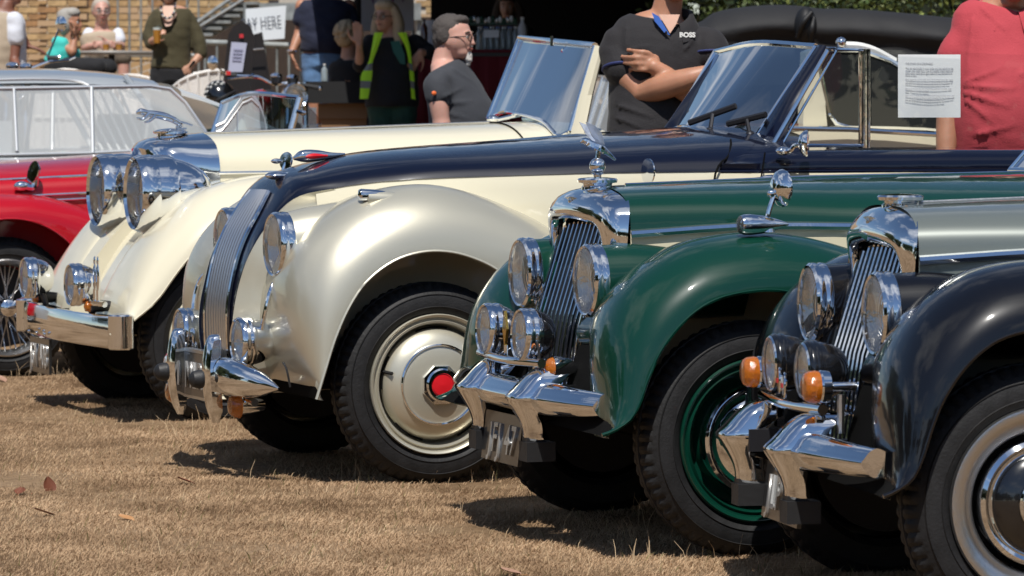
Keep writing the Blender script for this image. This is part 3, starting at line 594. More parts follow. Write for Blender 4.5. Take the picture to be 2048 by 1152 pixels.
    # mirrors and trim
    m = P(1612, 287, 13.05); obj('door_mirror', MB().lathe([(.0, -.03), (.03, -.024), (.046, -.008), (.05, .002), (.047, .008), (0, .009)], m, (.86, -.5, 0), 28).tube([P(1562, 302, 13.12), P(1570, 303, 13.10), P(1582, 300, 13.08), P(1588, 292, 13.07), m], [.013, .012, .009, .009, .01], 8, 14).ell(P(1566, 302, 13.12), (.03, .02, .016), 12, 8), CHROME, root)
    m = P(1297, 343, 13.12); obj('wing_mirror', MB().lathe([(.0, -.02), (.03, -.015), (.046, -.002), (.047, .004), (0, .006)], m, (-.995, -.1, 0), 24).ell(m + V(-.02, .01, -.05), (.02, .012, .01), 10, 6), CHROME, root)
    c = P(722, 390, 13.2); sl = obj('side_light', MB().lathe([(.001, -.16), (.012, -.11), (.02, -.05), (.022, 0), (.02, .006), (0, .012)], c, (-1, 0, .02), 20), CHROME, root)
    obj('side_light_fairing', MB().tube([c + V(.02, 0, -.012), c + V(.12, 0, -.02), c + V(.3, 0, -.04)], [.026, .03, .01], 14, 10), SILV, root)
    # bonnet ornament and badge
    rows = []; a, b = P(592, 317, Yc), P(690, 308, Yc)
    orn = obj('bonnet_ornament', MB().tube([a + V(-.01, 0, 0), a.lerp(b, .12) + V(0, 0, .006), a.lerp(b, .4) + V(0, 0, .004), a.lerp(b, .7) + V(0, 0, .0), b], [.006, .022, .022, .012, .004], 12, 20), CHROME, root)
    obj('ornament_inlay', MB().tube([a.lerp(b, .1) + V(0, -.013, .004), a.lerp(b, .3) + V(0, -.018, .004), a.lerp(b, .62) + V(0, -.011, .0)], [.006, .011, .005], 8, 12), mat('red_enamel', (.62, .012, .02), .3), orn)
    c = P(556, 349, Yc - .05); obj('bonnet_badge', MB().ell(c + V(0, 0, -.004), (.05, .035, .016), 16, 8), CHROME, root)
    c = P(573, 322, Yc + .2); obj('far_mirror', MB().lathe([(0, -.012), (.02, -.010), (.034, 0), (.032, .006), (0, .007)], c, (-.9, -.42, .1), 24).tube([c, c + V(-.01, 0, -.02), c + V(-.03, 0, -.08)], .006, 6).ell(c + V(-.045, -.02, .0), (.022, .01, .01), 10, 6), CHROME, root)
    # headlights
    for s in (1, -1):
        c = P(558, 483, 13.43); c = V(c.x + (.0 if s == 1 else .04), Yc - s * (Yc - 13.43 if s == 1 else .31), c.z - .012)
        lamp(root, 'headlight', c, .112, .1, SILV, rimw=1.0)
        obj('lamp_pod', MB().tube([c + V(.02, 0, 0), c + V(.14, -s * .0, .01), c + V(.3, 0, .02), c + V(.5, s * .02, .01)], [.112, .128, .13, .05], 32, 24), SILV, root)
        b = [V(4.27, Yc - s * .42, .71), V(4.24, Yc - s * .44, .66), V(4.22, Yc - s * .44, .58), V(4.215, Yc - s * .42, .52)]
        obj('panel_bead', MB().tube(b, .008, 8, 14), CHROME, root)
        lamp(root, 'fog_lamp', V(4.165, Yc - s * .365, .485), .084, .12, CHROME, bullet=.7, dome=.02)
        # quarter bumpers, overrider blades
        y0 = Yc - s * .40
        pts = [V(4.13, Yc - s * .27, .36), V(4.13, Yc - s * .36, .358), V(4.15, Yc - s * .46, .352), V(4.175, Yc - s * .57, .345), V(4.20, Yc - s * .665, .337)]
        qb = obj('bumper', MB().tube(pts, [(.068, .05), (.068, .05), (.06, .044), (.04, .03), (.004, .004)], 18, flat=(0, 0, 1)), CHROME, root, 50)
        # blades
        yb = Yc - s * .225; pr = [(4.10, .505, .012), (4.085, .50, .025), (4.07, .46, .038), (4.06, .38, .045), (4.065, .30, .045), (4.08, .23, .034), (4.10, .19, .012)]
        rows = [[(x + min(.05, w * 1.2), yb - w * .9, z), (x + .012, yb - w, z), (x, yb - w * .5, z), (x - .006, yb, z), (x, yb + w * .5, z), (x + .012, yb + w, z), (x + min(.05, w * 1.2), yb + w * .9, z)] for x, z, w in pr]
        obj('overrider', MB().grid(smooth_rows(rows, 24), cu=True), CHROME, root, 50)
        obj('rubber_buffer', MB().lathe([(.032, -.03), (.034, .0), (.028, .022), (.013, .034), (0, .036)], V(4.05, yb + .03, .345), (-1, 0, 0), 20), BRUB, root)
        ic = V(4.17, Yc - s * (.30 if s == 1 else .50), .255); ind = obj('indicator', MB().lathe([(.001, -.10), (.02, -.09), (.03, -.04), (.034, 0)], ic, (-1, 0, 0), 20).tube([V(4.19, Yc - s * .1, .29), V(4.19, Yc - s * .42, .272)], .014, 10), CHROME, root)
        obj('indicator_lens', MB().lathe([(.046, 0), (.044, .018), (.03, .036), (0, .042)], ic, (-1, 0, 0), 24), AMBER, ind)
    plate(root, 'MLR 8', (4.115, Yc + .02, .345), .34, .155, PLATET, .8, .0, size=.135, off=.01)
    obj('plate_surround', MB().box((4.125, Yc + .02, .43), (.03, .36, .012)).box((4.125, Yc + .02, .262), (.03, .36, .010)), SATIN, root)
    obj('cable', MB().tube([V(4.25, 13.3, .42), V(4.24, 13.23, .40), V(4.25, 13.22, .34)], .004, 6, 10), BRUB, root)
    for k, dy in enumerate((.08, -.06)): obj('badge', MB().ell((4.17, Yc + .375 - .12 + dy * .2, .47 - .05 * k), (.008, .02, .034), 12, 8).tube([(4.17, Yc + .255 + dy * .2, .41), (4.17, Yc + .255 + dy * .2, .36)], .006, 6), CHROME, root)
    for x in (4.75, 7.65):
        wheel(root, (x, 13.105, .345), .355, 'disc', SILV, None, -1); wheel(root, (x, 2 * Yc - 13.105, .345), .355, 'disc', SILV, None, 1)
    obj('chassis', MB().box((6.5, Yc, .38), (4.2, 1.0, .12)).tube([V(4.75, 13.3, .3), V(4.75, 14.4, .3)], .03, 8), BLACK, root)
    rl = [(7.65 + .45 * cos(t), 13.08, .34 + .45 * sin(t)) for t in [pi * i / 12 for i in range(12, -1, -1)]]
    M = MB().grid([[(x, y, z), (7.65 + (x - 7.65) * 1.3, y, .34 + (z - .34) * 1.3), (7.65 + (x - 7.65) * 1.35, y + .3, .34 + (z - .34) * 1.35)] for x, y, z in rl]); M.both(Yc); obj('rear_wing', M, IVORY, root)
    return root
# ---------------------------------------------------------------- ivory tourer with big chrome headlamps
def car4():
    Yc = 16.95; root = thing('vintage_car', 'ivory vintage car with two huge chrome headlamps and a leaping cat on its radiator', 'car', (6, Yc, 0))
    lip = [P(a, b, 16.14) for a, b in [(221, 670), (277, 634), (317, 597), (346, 557), (375, 520), (421, 477), (447, 464), (490, 450)]] + [V(5.2, 16.14, .78), V(5.36, 16.14, .66), V(5.44, 16.14, .5), V(5.46, 16.14, .34)]
    crown = [P(a, b, 16.40) for a, b in [(219, 670), (224, 640), (233, 605), (250, 560), (268, 525), (290, 490), (315, 458), (342, 430), (370, 404), (400, 385), (440, 368), (480, 357), (540, 349)]] + [V(5.45, 16.4, 1.02), V(5.8, 16.4, .9), V(6.2, 16.4, .6), V(6.4, 16.4, .36)]
    fender(root, lip, crown, 16.14, 16.40, 16.66, Yc, IVORY, k1=.16)
    rows = []
    for x, z in [(5.02, .90), (4.95, .885), (4.86, .86), (4.74, .76), (4.66, .65), (4.59, .52), (4.54, .42), (4.52, .34)]: rows.append([(x + .04 * (abs(y) < .1), Yc + y, z) for y in (-.44, -.2, 0, .2, .44)])
    obj('front_apron', MB().grid(smooth_rows(rows, 16)), IVORY, root)
    st = [(5.03, .295, 1.203, 1.038), (5.4, .33, 1.215, 1.042), (5.9, .41, 1.232, 1.046), (6.3, .48, 1.248, 1.05), (6.62, .54, 1.262, 1.055)]
    obj('bonnet', MB().grid(smooth_rows(arc_rows(st, Yc, 32, 2.3), 20)), IVORY, root, 50)
    obj('shut_line', MB().tube([V(*p) for p in smooth_rows(arc_rows([(6.40, .502, 1.2555, 1.054), (6.41, .504, 1.2556, 1.054)], Yc, 32, 2.3), 2)[0]], .004, 6), BLACK, root)
    obj('bonnet_hinge', MB().tube([V(5.05, Yc, 1.208), V(6.4, Yc, 1.256)], .005, 6), SATIN, root)
    M = MB(); rows = [[(X, Yc - w + .002, zb), (X, Yc - w - .008, zb - .1), (X, Yc - w, .55), (X, Yc - w + .04, .36)] for X, w, zt, zb in st + [(6.9, .66, 1.1, 1.06), (7.3, .72, 1.1, 1.19), (8.2, .74, 1.1, 1.215), (9.0, .66, 1.1, 1.12), (9.5, .4, 1, .8)]]
    M.grid(smooth_rows(rows, 24)); M.both(Yc); obj('body_side', M, IVORY, root)
    for s in (1, -1): obj('brightwork_strip', MB().tube([V(X, Yc - s * (w + .004), zb - .002) for X, w, zt, zb in st], .009, 8, 16), CHROME, root)
    M = MB().grid(smooth_rows(arc_rows([(6.62, .54, 1.262, 1.055), (6.70, .60, 1.262, 1.06), (6.78, .64, 1.255, 1.07)], Yc, 32, 2.3), 6)); obj('scuttle', M, IVORY, root, 60)
    rows = [[(X, Yc - w, z), (X, Yc - w + .02, z + .012), (X, Yc - w + .08, z + .01), (X, Yc - w + .09, z - .2)] for X, w, z in [(6.7, .62, 1.06), (6.9, .66, 1.065), (7.3, .72, 1.195), (8.2, .74, 1.22), (9.0, .66, 1.125)]]
    M = MB().grid(smooth_rows(rows, 16)); M.both(Yc); obj('door_top', M, IVORY, root)
    obj('seat', MB().box((7.6, Yc, 1.0), (.15, 1.2, .5)).box((8.4, Yc, 1.0), (.15, 1.2, .4)), mat('seat_leather', (.16, .05, .03), .5), root)
    obj('dashboard', MB().box((6.86, Yc, 1.15), (.05, 1.2, .1)), mat('dash_wood', (.25, .10, .04), .3, coat=.7), root)
    c = V(7.06, Yc - .33, 1.2); sw = obj('steering_wheel', MB().tube([c + V(.19 * cos(t) * .35, .19 * sin(t), .19 * cos(t)) for t in np.linspace(0, 2 * pi, 28)], .012, 8).tube([c + V(-.06, .18, 0), c, c + V(-.06, -.18, 0)], .006, 6).tube([c, c + V(-.3, 0, -.1)], .016, 8), BLACKP, root)
    # radiator shell
    stn = []
    def sd(z, k=0): f_ = 4.80 + (z - .6) * .0; return [(f_ + .05, .17, z), (f_ + .0, .18, z), (f_ - .0, .20, z), (f_ + .04, .24, z), (5.035, .302, z)]
    stn = [sd(z) for z in (.6, .75, .88, .98)] + [[(4.85, .165, 1.05), (4.79, .178, 1.045), (4.785, .205, 1.065), (4.83, .25, 1.08), (5.035, .296, 1.09)], [(4.85, .11, 1.09), (4.77, .13, 1.088), (4.76, .155, 1.125), (4.81, .20, 1.155), (5.035, .23, 1.165)], [(4.85, 0, 1.105), (4.76, 0, 1.10), (4.745, 0, 1.145), (4.80, 0, 1.185), (5.035, 0, 1.21)]]
    full = [[(x, Yc - y, z) for x, y, z in r] for r in stn] + [[(x, Yc + y, z) for x, y, z in r] for r in stn[-2::-1]]
    full = [list(map(tuple, crs(r, 14))) for r in full]; sh = obj('radiator_shell', MB().grid(smooth_rows(full, 50)), CHROME, root, 40)
    obj('grille_back', MB().box((4.9, Yc, .85), (.02, .4, .52)), BLACK, root)
    for i in range(13): y = -.165 + .33 * i / 12; obj('grille_bar', MB().tube([V(4.84, Yc + y, .6), V(4.84, Yc + y, 1.10 - .06 * (abs(y) / .17) ** 3)], .006, 6), CHROME, root)
    cp = V(4.90, Yc, 1.195); obj('radiator_cap', MB().lathe([(.08, -.02), (.06, 0), (.06, .008), (.075, .012), (.077, .02), (.06, .028), (.02, .034), (0, .035)], cp, (0, 0, 1), 32), CHROME, sh)
    c = cp + V(0, 0, .035)
    ms = MB(); T_ = lambda pts, r, f=(1, 1): ms.tube([c + V(*p) for p in pts], r, 10, 14)
    T_([(.02, 0, .035), (-.03, 0, .052), (-.08, 0, .062), (-.115, 0, .066)], [.014, .018, .016, .012]); T_([(-.10, 0, .066), (-.135, 0, .072), (-.155, 0, .066)], [.012, .015, .006])
    for s in (-1, 1): T_([(-.10, s * .012, .06), (-.13, s * .014, .04), (-.15, s * .014, .045)], [.010, .006, .004]); T_([(-.07, s * .012, .055), (-.10, s * .012, .03), (-.115, s * .012, .026)], [.009, .005, .004]); T_([(.015, s * .01, .035), (.045, s * .01, .015), (.03, s * .01, .0), (.07, s * .01, -.002)], [.014, .010, .006, .004])
    T_([(.03, 0, .03), (.07, 0, .022), (.10, 0, .012)], [.005, .004, .003]); obj('mascot', ms, CHROME, sh, 60)
    # huge lamps
    for s in (1, -1):
        lamp(root, 'headlight', V(4.72, Yc - s * .31, .95), .160, .27, CHROME, bullet=.75, rimw=3.0, dome=.02, lens=LENS)
        obj('lamp_bracket', MB().tube([V(4.84, Yc - s * .30, .80), V(4.88, Yc - s * .28, .6)], .018, 8).tube([V(4.86, Yc - s * .31, .86), V(4.86, Yc, .83)], .014, 8).ell((4.76, Yc - s * .31, .775), (.014, .012, .018), 8, 6), CHROME, root)
        lamp(root, 'fog_lamp', V(4.36, Yc - s * .395, .565), .088, .11, CHROME, bullet=.7, dome=.02)
        obj('lamp_stem', MB().tube([V(4.42, Yc - s * .395, .5), V(4.45, Yc - s * .395, .40)], .014, 8), DARKM, root)
        ic = V(4.41, Yc - s * .45, .475); ind = obj('indicator', MB().lathe([(.001, -.11), (.02, -.10), (.026, -.05), (.026, 0)], ic, (-1, 0, 0), 16), BRUB, root); obj('indicator_lens', MB().lathe([(.026, 0), (.022, .018), (0, .026)], ic, (-1, 0, 0), 16), AMBER, ind)
    # bumper blade
    rows = []
    for y in np.linspace(-.80, .80, 33): t = abs(y) / .8; x = 4.38 + .05 * t ** 2; rows.append([(x + .03, Yc + y, .445), (x + .006, Yc + y, .445), (x, Yc + y, .435), (x - .003, Yc + y, .38), (x, Yc + y, .318), (x + .006, Yc + y, .308), (x + .03, Yc + y, .308)])
    bp = obj('bumper', MB().grid(rows), CHROME, root, 50)
    for s in (1, -1):
        cc = V(4.455, Yc - s * .79, .308); obj('bumper_end', MB().lathe([(0, 0), (.05, 0), (.055, .006), (.055, .14), (.05, .146), (.03, .150), (0, .151)], cc, (0, 0, 1), 28), CHROME, bp)
        obj('bumper_iron', MB().box((4.5, Yc - s * .35, .37), (.2, .05, .06)), DARKM, bp)
    for k in range(3): obj('bolt', MB().ell((4.372, Yc + .45 - .14 * k, .325), (.008, .008, .008), 8, 6), CHROME, bp)
    plate(root, 'JSK 408', (4.39, Yc + .31, .225), .34, .155, PLATET, .55, size=.15)
    for k, dy in enumerate((-.55, -.50)):
        b = V(4.42, Yc + dy, .60); obj('badge', MB().ell(b, (.008, .022, .06), 12, 8).tube([b + V(0, 0, -.05), b + V(0, 0, -.12)], .008, 8).ell(b + V(0, 0, .07), (.006, .012, .02), 8, 6), CHROME, root)
    obj('badge_bar', MB().tube([V(4.43, Yc - .62, .49), V(4.41, Yc - .45, .49)], .014, 8), CHROME, root)
    for x in (4.92, 8.1):
        wheel(root, (x, 16.2, .33), .355, 'disc', IVORY, None, -1); wheel(root, (x, 2 * Yc - 16.2, .33), .355, 'disc', IVORY, None, 1)
    obj('chassis', MB().box((6.7, Yc, .38), (4.0, 1.1, .12)), BLACK, root)
    rl = [(8.1 + .47 * cos(t), 16.14, .34 + .47 * sin(t)) for t in [pi * i / 12 for i in range(12, -1, -1)]]
    M = MB().grid([[(x, y, z), (8.1 + (x - 8.1) * 1.3, y, .34 + (z - .34) * 1.3), (8.1 + (x - 8.1) * 1.35, y + .3, .34 + (z - .34) * 1.35)] for x, y, z in rl]); M.both(Yc); obj('rear_wing', M, IVORY, root)
    # windscreen
    Yn, Yf = 16.42, 17.5
    a, b, c, d = P(1140, 262, Yn), P(1190, 92, Yn), P(1040, 77, Yf), P(978, 238, Yf)
    a2 = P(1118, 272, Yn + .06)
    fr = [b, c, d, d.lerp(a, .12) + V(0, 0, .03), d.lerp(a, .38) + V(-.04, 0, .05), d.lerp(a, .75) + V(-.03, 0, .03), a2 + V(0, 0, .0), a, b]
    wf = obj('windscreen_frame', MB().tube(fr[:3], .016, 8).tube([fr[-2], fr[-1]], .012, 8).tube(fr[2:8], .009, 8, 20), CHROME, root)
    bo = crs(fr[2:8], 12); to = crs([c, b], 12)
    obj('windscreen_glass', MB().grid([[V(*p), V(*q)] for p, q in zip(bo, to)]), SCREEN, wf)
    M = MB(); q = [P(1141, 268, Yn - .01), P(1160, 190, Yn - .01), P(1190, 90, Yn - .01)]; r_ = [P(1168, 268, Yn - .10), P(1184, 190, Yn - .06), P(1207, 96, Yn - .03)]
    M.grid([[x, x.lerp(y, .5) + V(0, -.02, 0), y, y + V(.03, .06, 0), x + V(.03, .06, 0)] for x, y in zip(q, r_)], cu=True); obj('screen_pillar', M, IVORY, root)
    for p0, p1 in (((985, 242), (1040, 229)), ((1055, 240), (1085, 235))): obj('wiper', MB().tube([P(p0[0], p0[1], 17.1), P(p1[0], p1[1], 17.05)], .01, 6).ell(P(p0[0], p0[1] - 4, 17.1), (.03, .03, .02), 8, 6), CHROME, root)
    obj('aerial', MB().tube([P(1104, 72, 16.9), P(1104, 92, 16.9)], .008, 6), CHROME, root)
    # raised rear section: cream pillar, dark quarter window, folded black hood
    Yh = 16.3
    obj('hood_pillar', MB().prism([P(1606, 258, Yh), P(1655, 258, Yh), P(1640, 92, Yh), P(1612, 104, Yh)], (0, .06, 0)), IVORY, root)
    w = [P(*p, Yh) for p in [(1632, 110), (1640, 98), (1722, 100), (1780, 120), (1850, 160), (1880, 200), (1885, 262), (1700, 256), (1672, 248), (1660, 230)]]
    qw = obj('quarter_window', MB().prism(w, (0, .02, 0)), mat('dark_window', (.02, .022, .024), .05, coat=1), root, 0)
    obj('window_surround', MB().tube(w + [w[0]], .011, 6), CHROME, qw)
    obj('waist_strip', MB().tube([P(1560, 256, Yh - .13), P(1700, 259, Yh - .13), P(1960, 274, Yh - .13)], .012, 8), CHROME, root)
    obj('roof_piping', MB().tube([P(a, b, Yh + .02) for a, b in [(1690, 90), (1720, 92), (1750, 101), (1790, 122)]], .016, 8, 20), WHITEP, root)
    obj('roof_knob', MB().ell(P(1682, 85, Yh), (.025, .025, .025), 12, 8), CHROME, root)
    obj('hood_side', MB().prism([P(a, b, Yh + .06) for a, b in [(1608, 262), (1610, 110), (1640, 92), (1700, 90), (1760, 106), (1830, 150), (1900, 210), (1960, 266)]], (0, .03, 0)), mat('hood_cloth_black', (.012, .012, .014), .9), root)
    r = [[P(a, b, Yh + y) for a, b in [(1606, 262), (1608, 110), (1640, 90), (1700, 88), (1760, 106), (1830, 150), (1900, 210), (1960, 262)]] for y in (.06, .35, 1.0, 1.25)]
    obj('hood', MB().grid([[tuple(p) for p in q] for q in r]), mat('hood_cloth_black', (.012, .012, .014), .9), root, 60)
    return root
# ---------------------------------------------------------------- red roadster and the saloons behind
def car5():
    Yc = 20.15; root = thing('sports_car', 'bright red two-seat sports car with wire wheels at the left edge', 'car', (5.6, Yc, 0))
    lip = [V(4.34, 19.3, .34)] + [V(4.76 + .43 * cos(t), 19.3, .34 + .44 * sin(t)) for t in [pi * i / 10 for i in range(10, -1, -1)]]
    crown = [V(4.15, 19.5, .34), V(4.14, 19.5, .5), V(4.22, 19.5, .7), V(4.4, 19.5, .84), V(4.6, 19.5, .895), V(4.8, 19.5, .90), V(5.0, 19.5, .88), V(5.3, 19.5, .78), V(5.6, 19.5, .6), V(5.8, 19.5, .36)]
    fender(root, lip, crown, 19.3, 19.5, 19.8, Yc, RED, k1=.12)
    st = [(4.2, .42, .93, .8), (4.5, .56, 1.02, .86), (5.0, .62, 1.06, .89), (5.5, .66, 1.09, .91), (5.9, .68, 1.12, .92)]
    obj('bonnet', MB().grid(smooth_rows(arc_rows(st, Yc, 24, 2.4), 16)), RED, root, 50)
    M = MB().grid(smooth_rows([[(X, Yc - w + .002, zb), (X, Yc - w - .01, zb - .15), (X, Yc - w, .3)] for X, w, zt, zb in st + [(7.0, .72, 1, .9), (8.0, .6, 1, .8), (8.3, .3, 1, .7)]], 20)); M.both(Yc); obj('body_side', M, RED, root)
    for s in (1, -1):
        for dz, dw in ((.0, .005), (-.028, .008), (.085, -.05)): obj('brightwork_strip', MB().tube([V(X, Yc - s * (w + dw), zb + dz) for X, w, zt, zb in st], .008, 8, 16), CHROME, root)
    obj('deck', MB().grid([[(X, Yc + y, .9) for y in (-.6, 0, .6)] for X in (5.9, 8.2)]), BLACKP, root)
    m = V(4.93, 19.52, .975); obj('wing_mirror', MB().lathe([(0, -.03), (.04, -.022), (.056, -.004), (.058, .002), (0, .003)], m + V(0, 0, .03), (-.93, -.2, .25), 24).tube([m + V(-.05, 0, -.04), m + V(.0, 0, -.045), m + V(.01, 0, .0)], .02, 8, 8).ell(m + V(-.06, 0, -.04), (.04, .026, .026), 12, 8), CHROME, root)
    a, b, c, d = P(582, 262, 19.6), P(600, 195, 19.6), P(445, 205, 20.6), P(425, 266, 20.6)
    wf = obj('windscreen_frame', MB().tube([V(*p) for p in crs([b, b.lerp(c, .5) + V(-.05, 0, .035), c], 10)], .012, 8).tube([c, d], .012, 8).tube([a, b], .018, 8), CHROME, root)
    t = crs([b, b.lerp(c, .5) + V(-.05, 0, .035), c], 9); bo = crs([a, d], 9); obj('windscreen_glass', MB().grid([[V(*p), V(*q)] for p, q in zip(t, bo)]), SCREEN, wf)
    g = [P(p[0], p[1], 19.58) for p in [(604, 262), (606, 212), (618, 214), (632, 228), (643, 246), (643, 262)]]
    obj('wind_deflector', MB().prism(g, (0, .006, 0)), glass('clear_perspex', (.75, .73, .72), 2.0), root, 0); obj('deflector_bracket', MB().tube([P(592, 222, 19.55), P(606, 226, 19.55)], .01, 6).ell(P(606, 226, 19.55), (.02, .01, .014), 8, 6), CHROME, root)
    for x in (4.76, 7.2):
        wheel(root, (x, 19.38, .335), .35, 'wire', None, None, -1); wheel(root, (x, 2 * Yc - 19.38, .335), .35, 'wire', None, None, 1)
    obj('chassis', MB().box((6.2, Yc, .34), (3.4, 1.1, .12)), BLACK, root)
BTRIM = mat('bright_trim', (.80, .80, .78), .32, .85)
def saloon(label, loc, body, roofm, flip=False, stripes=True):
    """four door saloon, nose to -x; px profile of the silver one"""
    Yc = 22.7; root = thing('saloon_car', label, 'car', (5.4, Yc, 0)); w = .80
    prof = [(3.6, .35), (3.7, .62), (4.2, .78), (4.9, .85)]
    def R(px, py, Y): return P(px, py, Y)
    # roof
    rp = [V(4.35, 0, 1.27), V(4.65, 0, 1.46), V(5.0, 0, 1.54), V(5.5, 0, 1.562), V(6.0, 0, 1.555), V(6.4, 0, 1.50), V(6.75, 0, 1.36), V(7.0, 0, 1.22)]
    rows = []
    for p in rp:
        k = min(1, max(0, (p.z - 1.15) / .38)); wr = .80 - .22 * k
        rows.append([(p.x, Yc + wr * sin(a) , p.z - .09 * k * (1 - cos(a))) for a in np.linspace(-pi / 2, pi / 2, 13)])
    rr = smooth_rows(rows, 24)
    obj('roof', MB().grid([r for r in rr if 4.62 < r[0][0] < 6.45]), roofm, root, 60)
    obj('rear_glass', MB().grid([r for r in rr if r[0][0] >= 6.38]), glass('saloon_glass', (.93, .94, .94), 2.2, alpha=.42, acol=(.72, .75, .75)), root, 60)
    obj('front_glass', MB().grid([r for r in rr if r[0][0] <= 4.66]), MATS['saloon_glass'], root, 60)
    # lower body
    rows = []
    for X, ww, zt in [(3.3, .55, .75), (3.6, .72, .85), (4.2, .80, 1.0), (4.8, .80, 1.06), (5.6, .80, 1.075), (6.4, .80, 1.075), (7.0, .78, 1.06), (7.8, .7, .98), (8.2, .5, .8)]:
        rows.append([(X, Yc - ww + .05, .25), (X, Yc - ww, .5), (X, Yc - ww - .02, .8), (X, Yc - ww, zt - .03), (X, Yc - ww + .05, zt)] + [(X, Yc + y * ww, zt + (.06 if X < 4.4 or X > 7.1 else -.02)) for y in (-.6, 0, .6)] + [(X, Yc + ww - .05, zt), (X, Yc + ww, zt - .03), (X, Yc + ww + .02, .8), (X, Yc + ww, .5), (X, Yc + ww - .05, .25)])
    obj('body', MB().grid(smooth_rows(rows, 30)), body, root, 50)
    for s in (1, -1):
        def q(px, py, o=0): p = P(px, py, 21.92 + o); p.y = Yc - s * (Yc - p.y); return p
        top = [q(-160, 182, .12), q(0, 177, .12), q(180, 174, .12), q(300, 172, .12), q(340, 178, .12), q(370, 205, .08), q(410, 262, 0), q(414, 288, -.02)]
        bot = [q(-210, 312), q(0, 310), q(180, 306), q(300, 300), q(330, 298), q(360, 296), q(390, 292), q(412, 289)]
        gl_ = obj('side_glass', MB().grid([[a, b] for a, b in zip(top, bot)]), MATS['saloon_glass'], root, 60)
        fr = obj('window_frame', MB().tube(top, .012, 8).tube(bot, .010, 8).tube([q(183, 174, .115), q(186, 306)], .013, 8).tube([q(28, 178, .11), q(34, 302)], .010, 8).tube([q(106, 180, .14), q(104, 300, .02)], .014, 8), BTRIM, root)
        obj('drip_rail', MB().tube([q(-120, 165, .16), q(0, 159, .16), q(100, 158, .16), q(155, 162, .16), q(178, 172, .14)], .010, 8, 20), BTRIM, root)
        obj('screen_pillar', MB().tube([q(250, 152, .22), q(262, 168, .2), q(310, 235, .1), q(345, 290, .02)], .018, 8, 16), roofm, root)
        obj('sill_strip', MB().tube([q(-210, 322, -.06), q(0, 320, -.06), q(190, 316, -.06), q(420, 300, -.06)], .010, 8), BTRIM, root)
        for x in (4.1, 7.2): wheel(root, (x, Yc - s * .79, .31), .32, 'green', body, None, -s)
    # pale interior
    TR = mat('pale_trim', (.48, .50, .50), .8)
    obj('seat', MB().box((6.35, Yc, 1.1), (.14, 1.2, .4)).box((5.4, Yc, 1.08), (.12, 1.2, .36)), TR, root)
    if stripes:
        bl = obj('rear_blind', MB().box((6.55, Yc, 1.06), (.6, 1.2, .03)), TR, root)
        for k in range(7):
            p, q_ = P(118 + 20 * k, 178, 22.3), P(188 + 17 * k, 300, 22.3); obj('blind_slat', MB().tube([p, q_], (.017 if k == 0 else .008), 6), mat('white_enamel', (.75, .75, .72), .4), root)
        c = P(36, 210, 22.8); obj('steering_wheel', MB().tube([c + V(.12 * cos(t) * .5, .12 * sin(t), .12 * cos(t)) for t in np.linspace(0, 2 * pi, 24)], .01, 6), WHITEP, root)
        obj('sun_visor', MB().box((5.75, Yc, 1.44), (.14, 1.0, .04)), TR, root)
    return root
car3(); car4(); car5()
saloon('silver-roofed saloon with chrome window frames behind the red sports car', None, SILVER, SILVER)
s2 = saloon('white saloon parked behind the dark polo shirt man, seen past the ivory windscreen pillar', None, WHITEP, WHITEP, stripes=False)
pp_ = B(1425, 576, 26.5); s2.location = (pp_.x, pp_.y, .1); s2.rotation_euler = (0, 0, radians(75))
# ================================================================== ground
def gh(x, y):
    Z = x * sin(YAW) + y * cos(YAW)
    t = min(1, max(0, (Z - 25) / 7)); t = t * t * (3 - 2 * t)
    return .86 * t
gm = bpy.data.materials.new('dry_lawn'); gm.use_nodes = True; n = gm.node_tree; b = n.nodes['Principled BSDF']; b.inputs['Roughness'].default_value = .95; b.inputs['Specular IOR Level'].default_value = .1
t = n.nodes.new('ShaderNodeTexCoord')
def nzn(scale, det=6, rough=.6, st=None):
    z = n.nodes.new('ShaderNodeTexNoise'); z.inputs['Scale'].default_value = scale; z.inputs['Detail'].default_value = det; z.inputs['Roughness'].default_value = rough
    if st: mp = n.nodes.new('ShaderNodeMapping'); mp.inputs['Scale'].default_value = st; n.links.new(t.outputs['Object'], mp.inputs[0]); n.links.new(mp.outputs[0], z.inputs[0])
    else: n.links.new(t.outputs['Object'], z.inputs[0])
    return z
def ramp(src, *st):
    r = n.nodes.new('ShaderNodeValToRGB'); e = r.color_ramp.elements
    while len(e) < len(st): e.new(.5)
    for k, (p, c) in enumerate(st): e[k].position = p; e[k].color = (*c, 1)
    n.links.new(src, r.inputs[0]); return r
a_ = ramp(nzn(1.3, 7).outputs['Fac'], (.30, (.15, .088, .045)), (.48, (.34, .225, .13)), (.72, (.46, .32, .20)))
b_ = ramp(nzn(38, 8, .75, (1, 1, 1)).outputs['Fac'], (.32, (.35, .33, .30)), (.52, (.9, .9, .9)), (.75, (1.25, 1.2, 1.1)))
mu = n.nodes.new('ShaderNodeMixRGB'); mu.blend_type = 'MULTIPLY'; mu.inputs[0].default_value = .8; n.links.new(a_.outputs[0], mu.inputs[1]); n.links.new(b_.outputs[0], mu.inputs[2]); n.links.new(mu.outputs[0], b.inputs['Base Color'])
bp = n.nodes.new('ShaderNodeBump'); bp.inputs['Strength'].default_value = .9; bp.inputs['Distance'].default_value = .03; n.links.new(nzn(45, 8, .7).outputs['Fac'], bp.inputs['Height']); n.links.new(bp.outputs[0], b.inputs['Normal'])
def gz(x, y): return gh(x, y) + .018 * noise.noise(V(x * .9, y * .9, 3)) + .006 * noise.noise(V(x * 5, y * 5, 1)) - .004
xs = np.concatenate([np.linspace(-400, -6, 14), np.linspace(-5, 12, 140), np.linspace(13, 40, 28), np.linspace(50, 500, 10)]); ys = np.concatenate([np.linspace(-400, 5, 14), np.linspace(6, 24, 150), np.linspace(24.5, 40, 32), np.linspace(45, 700, 12)])
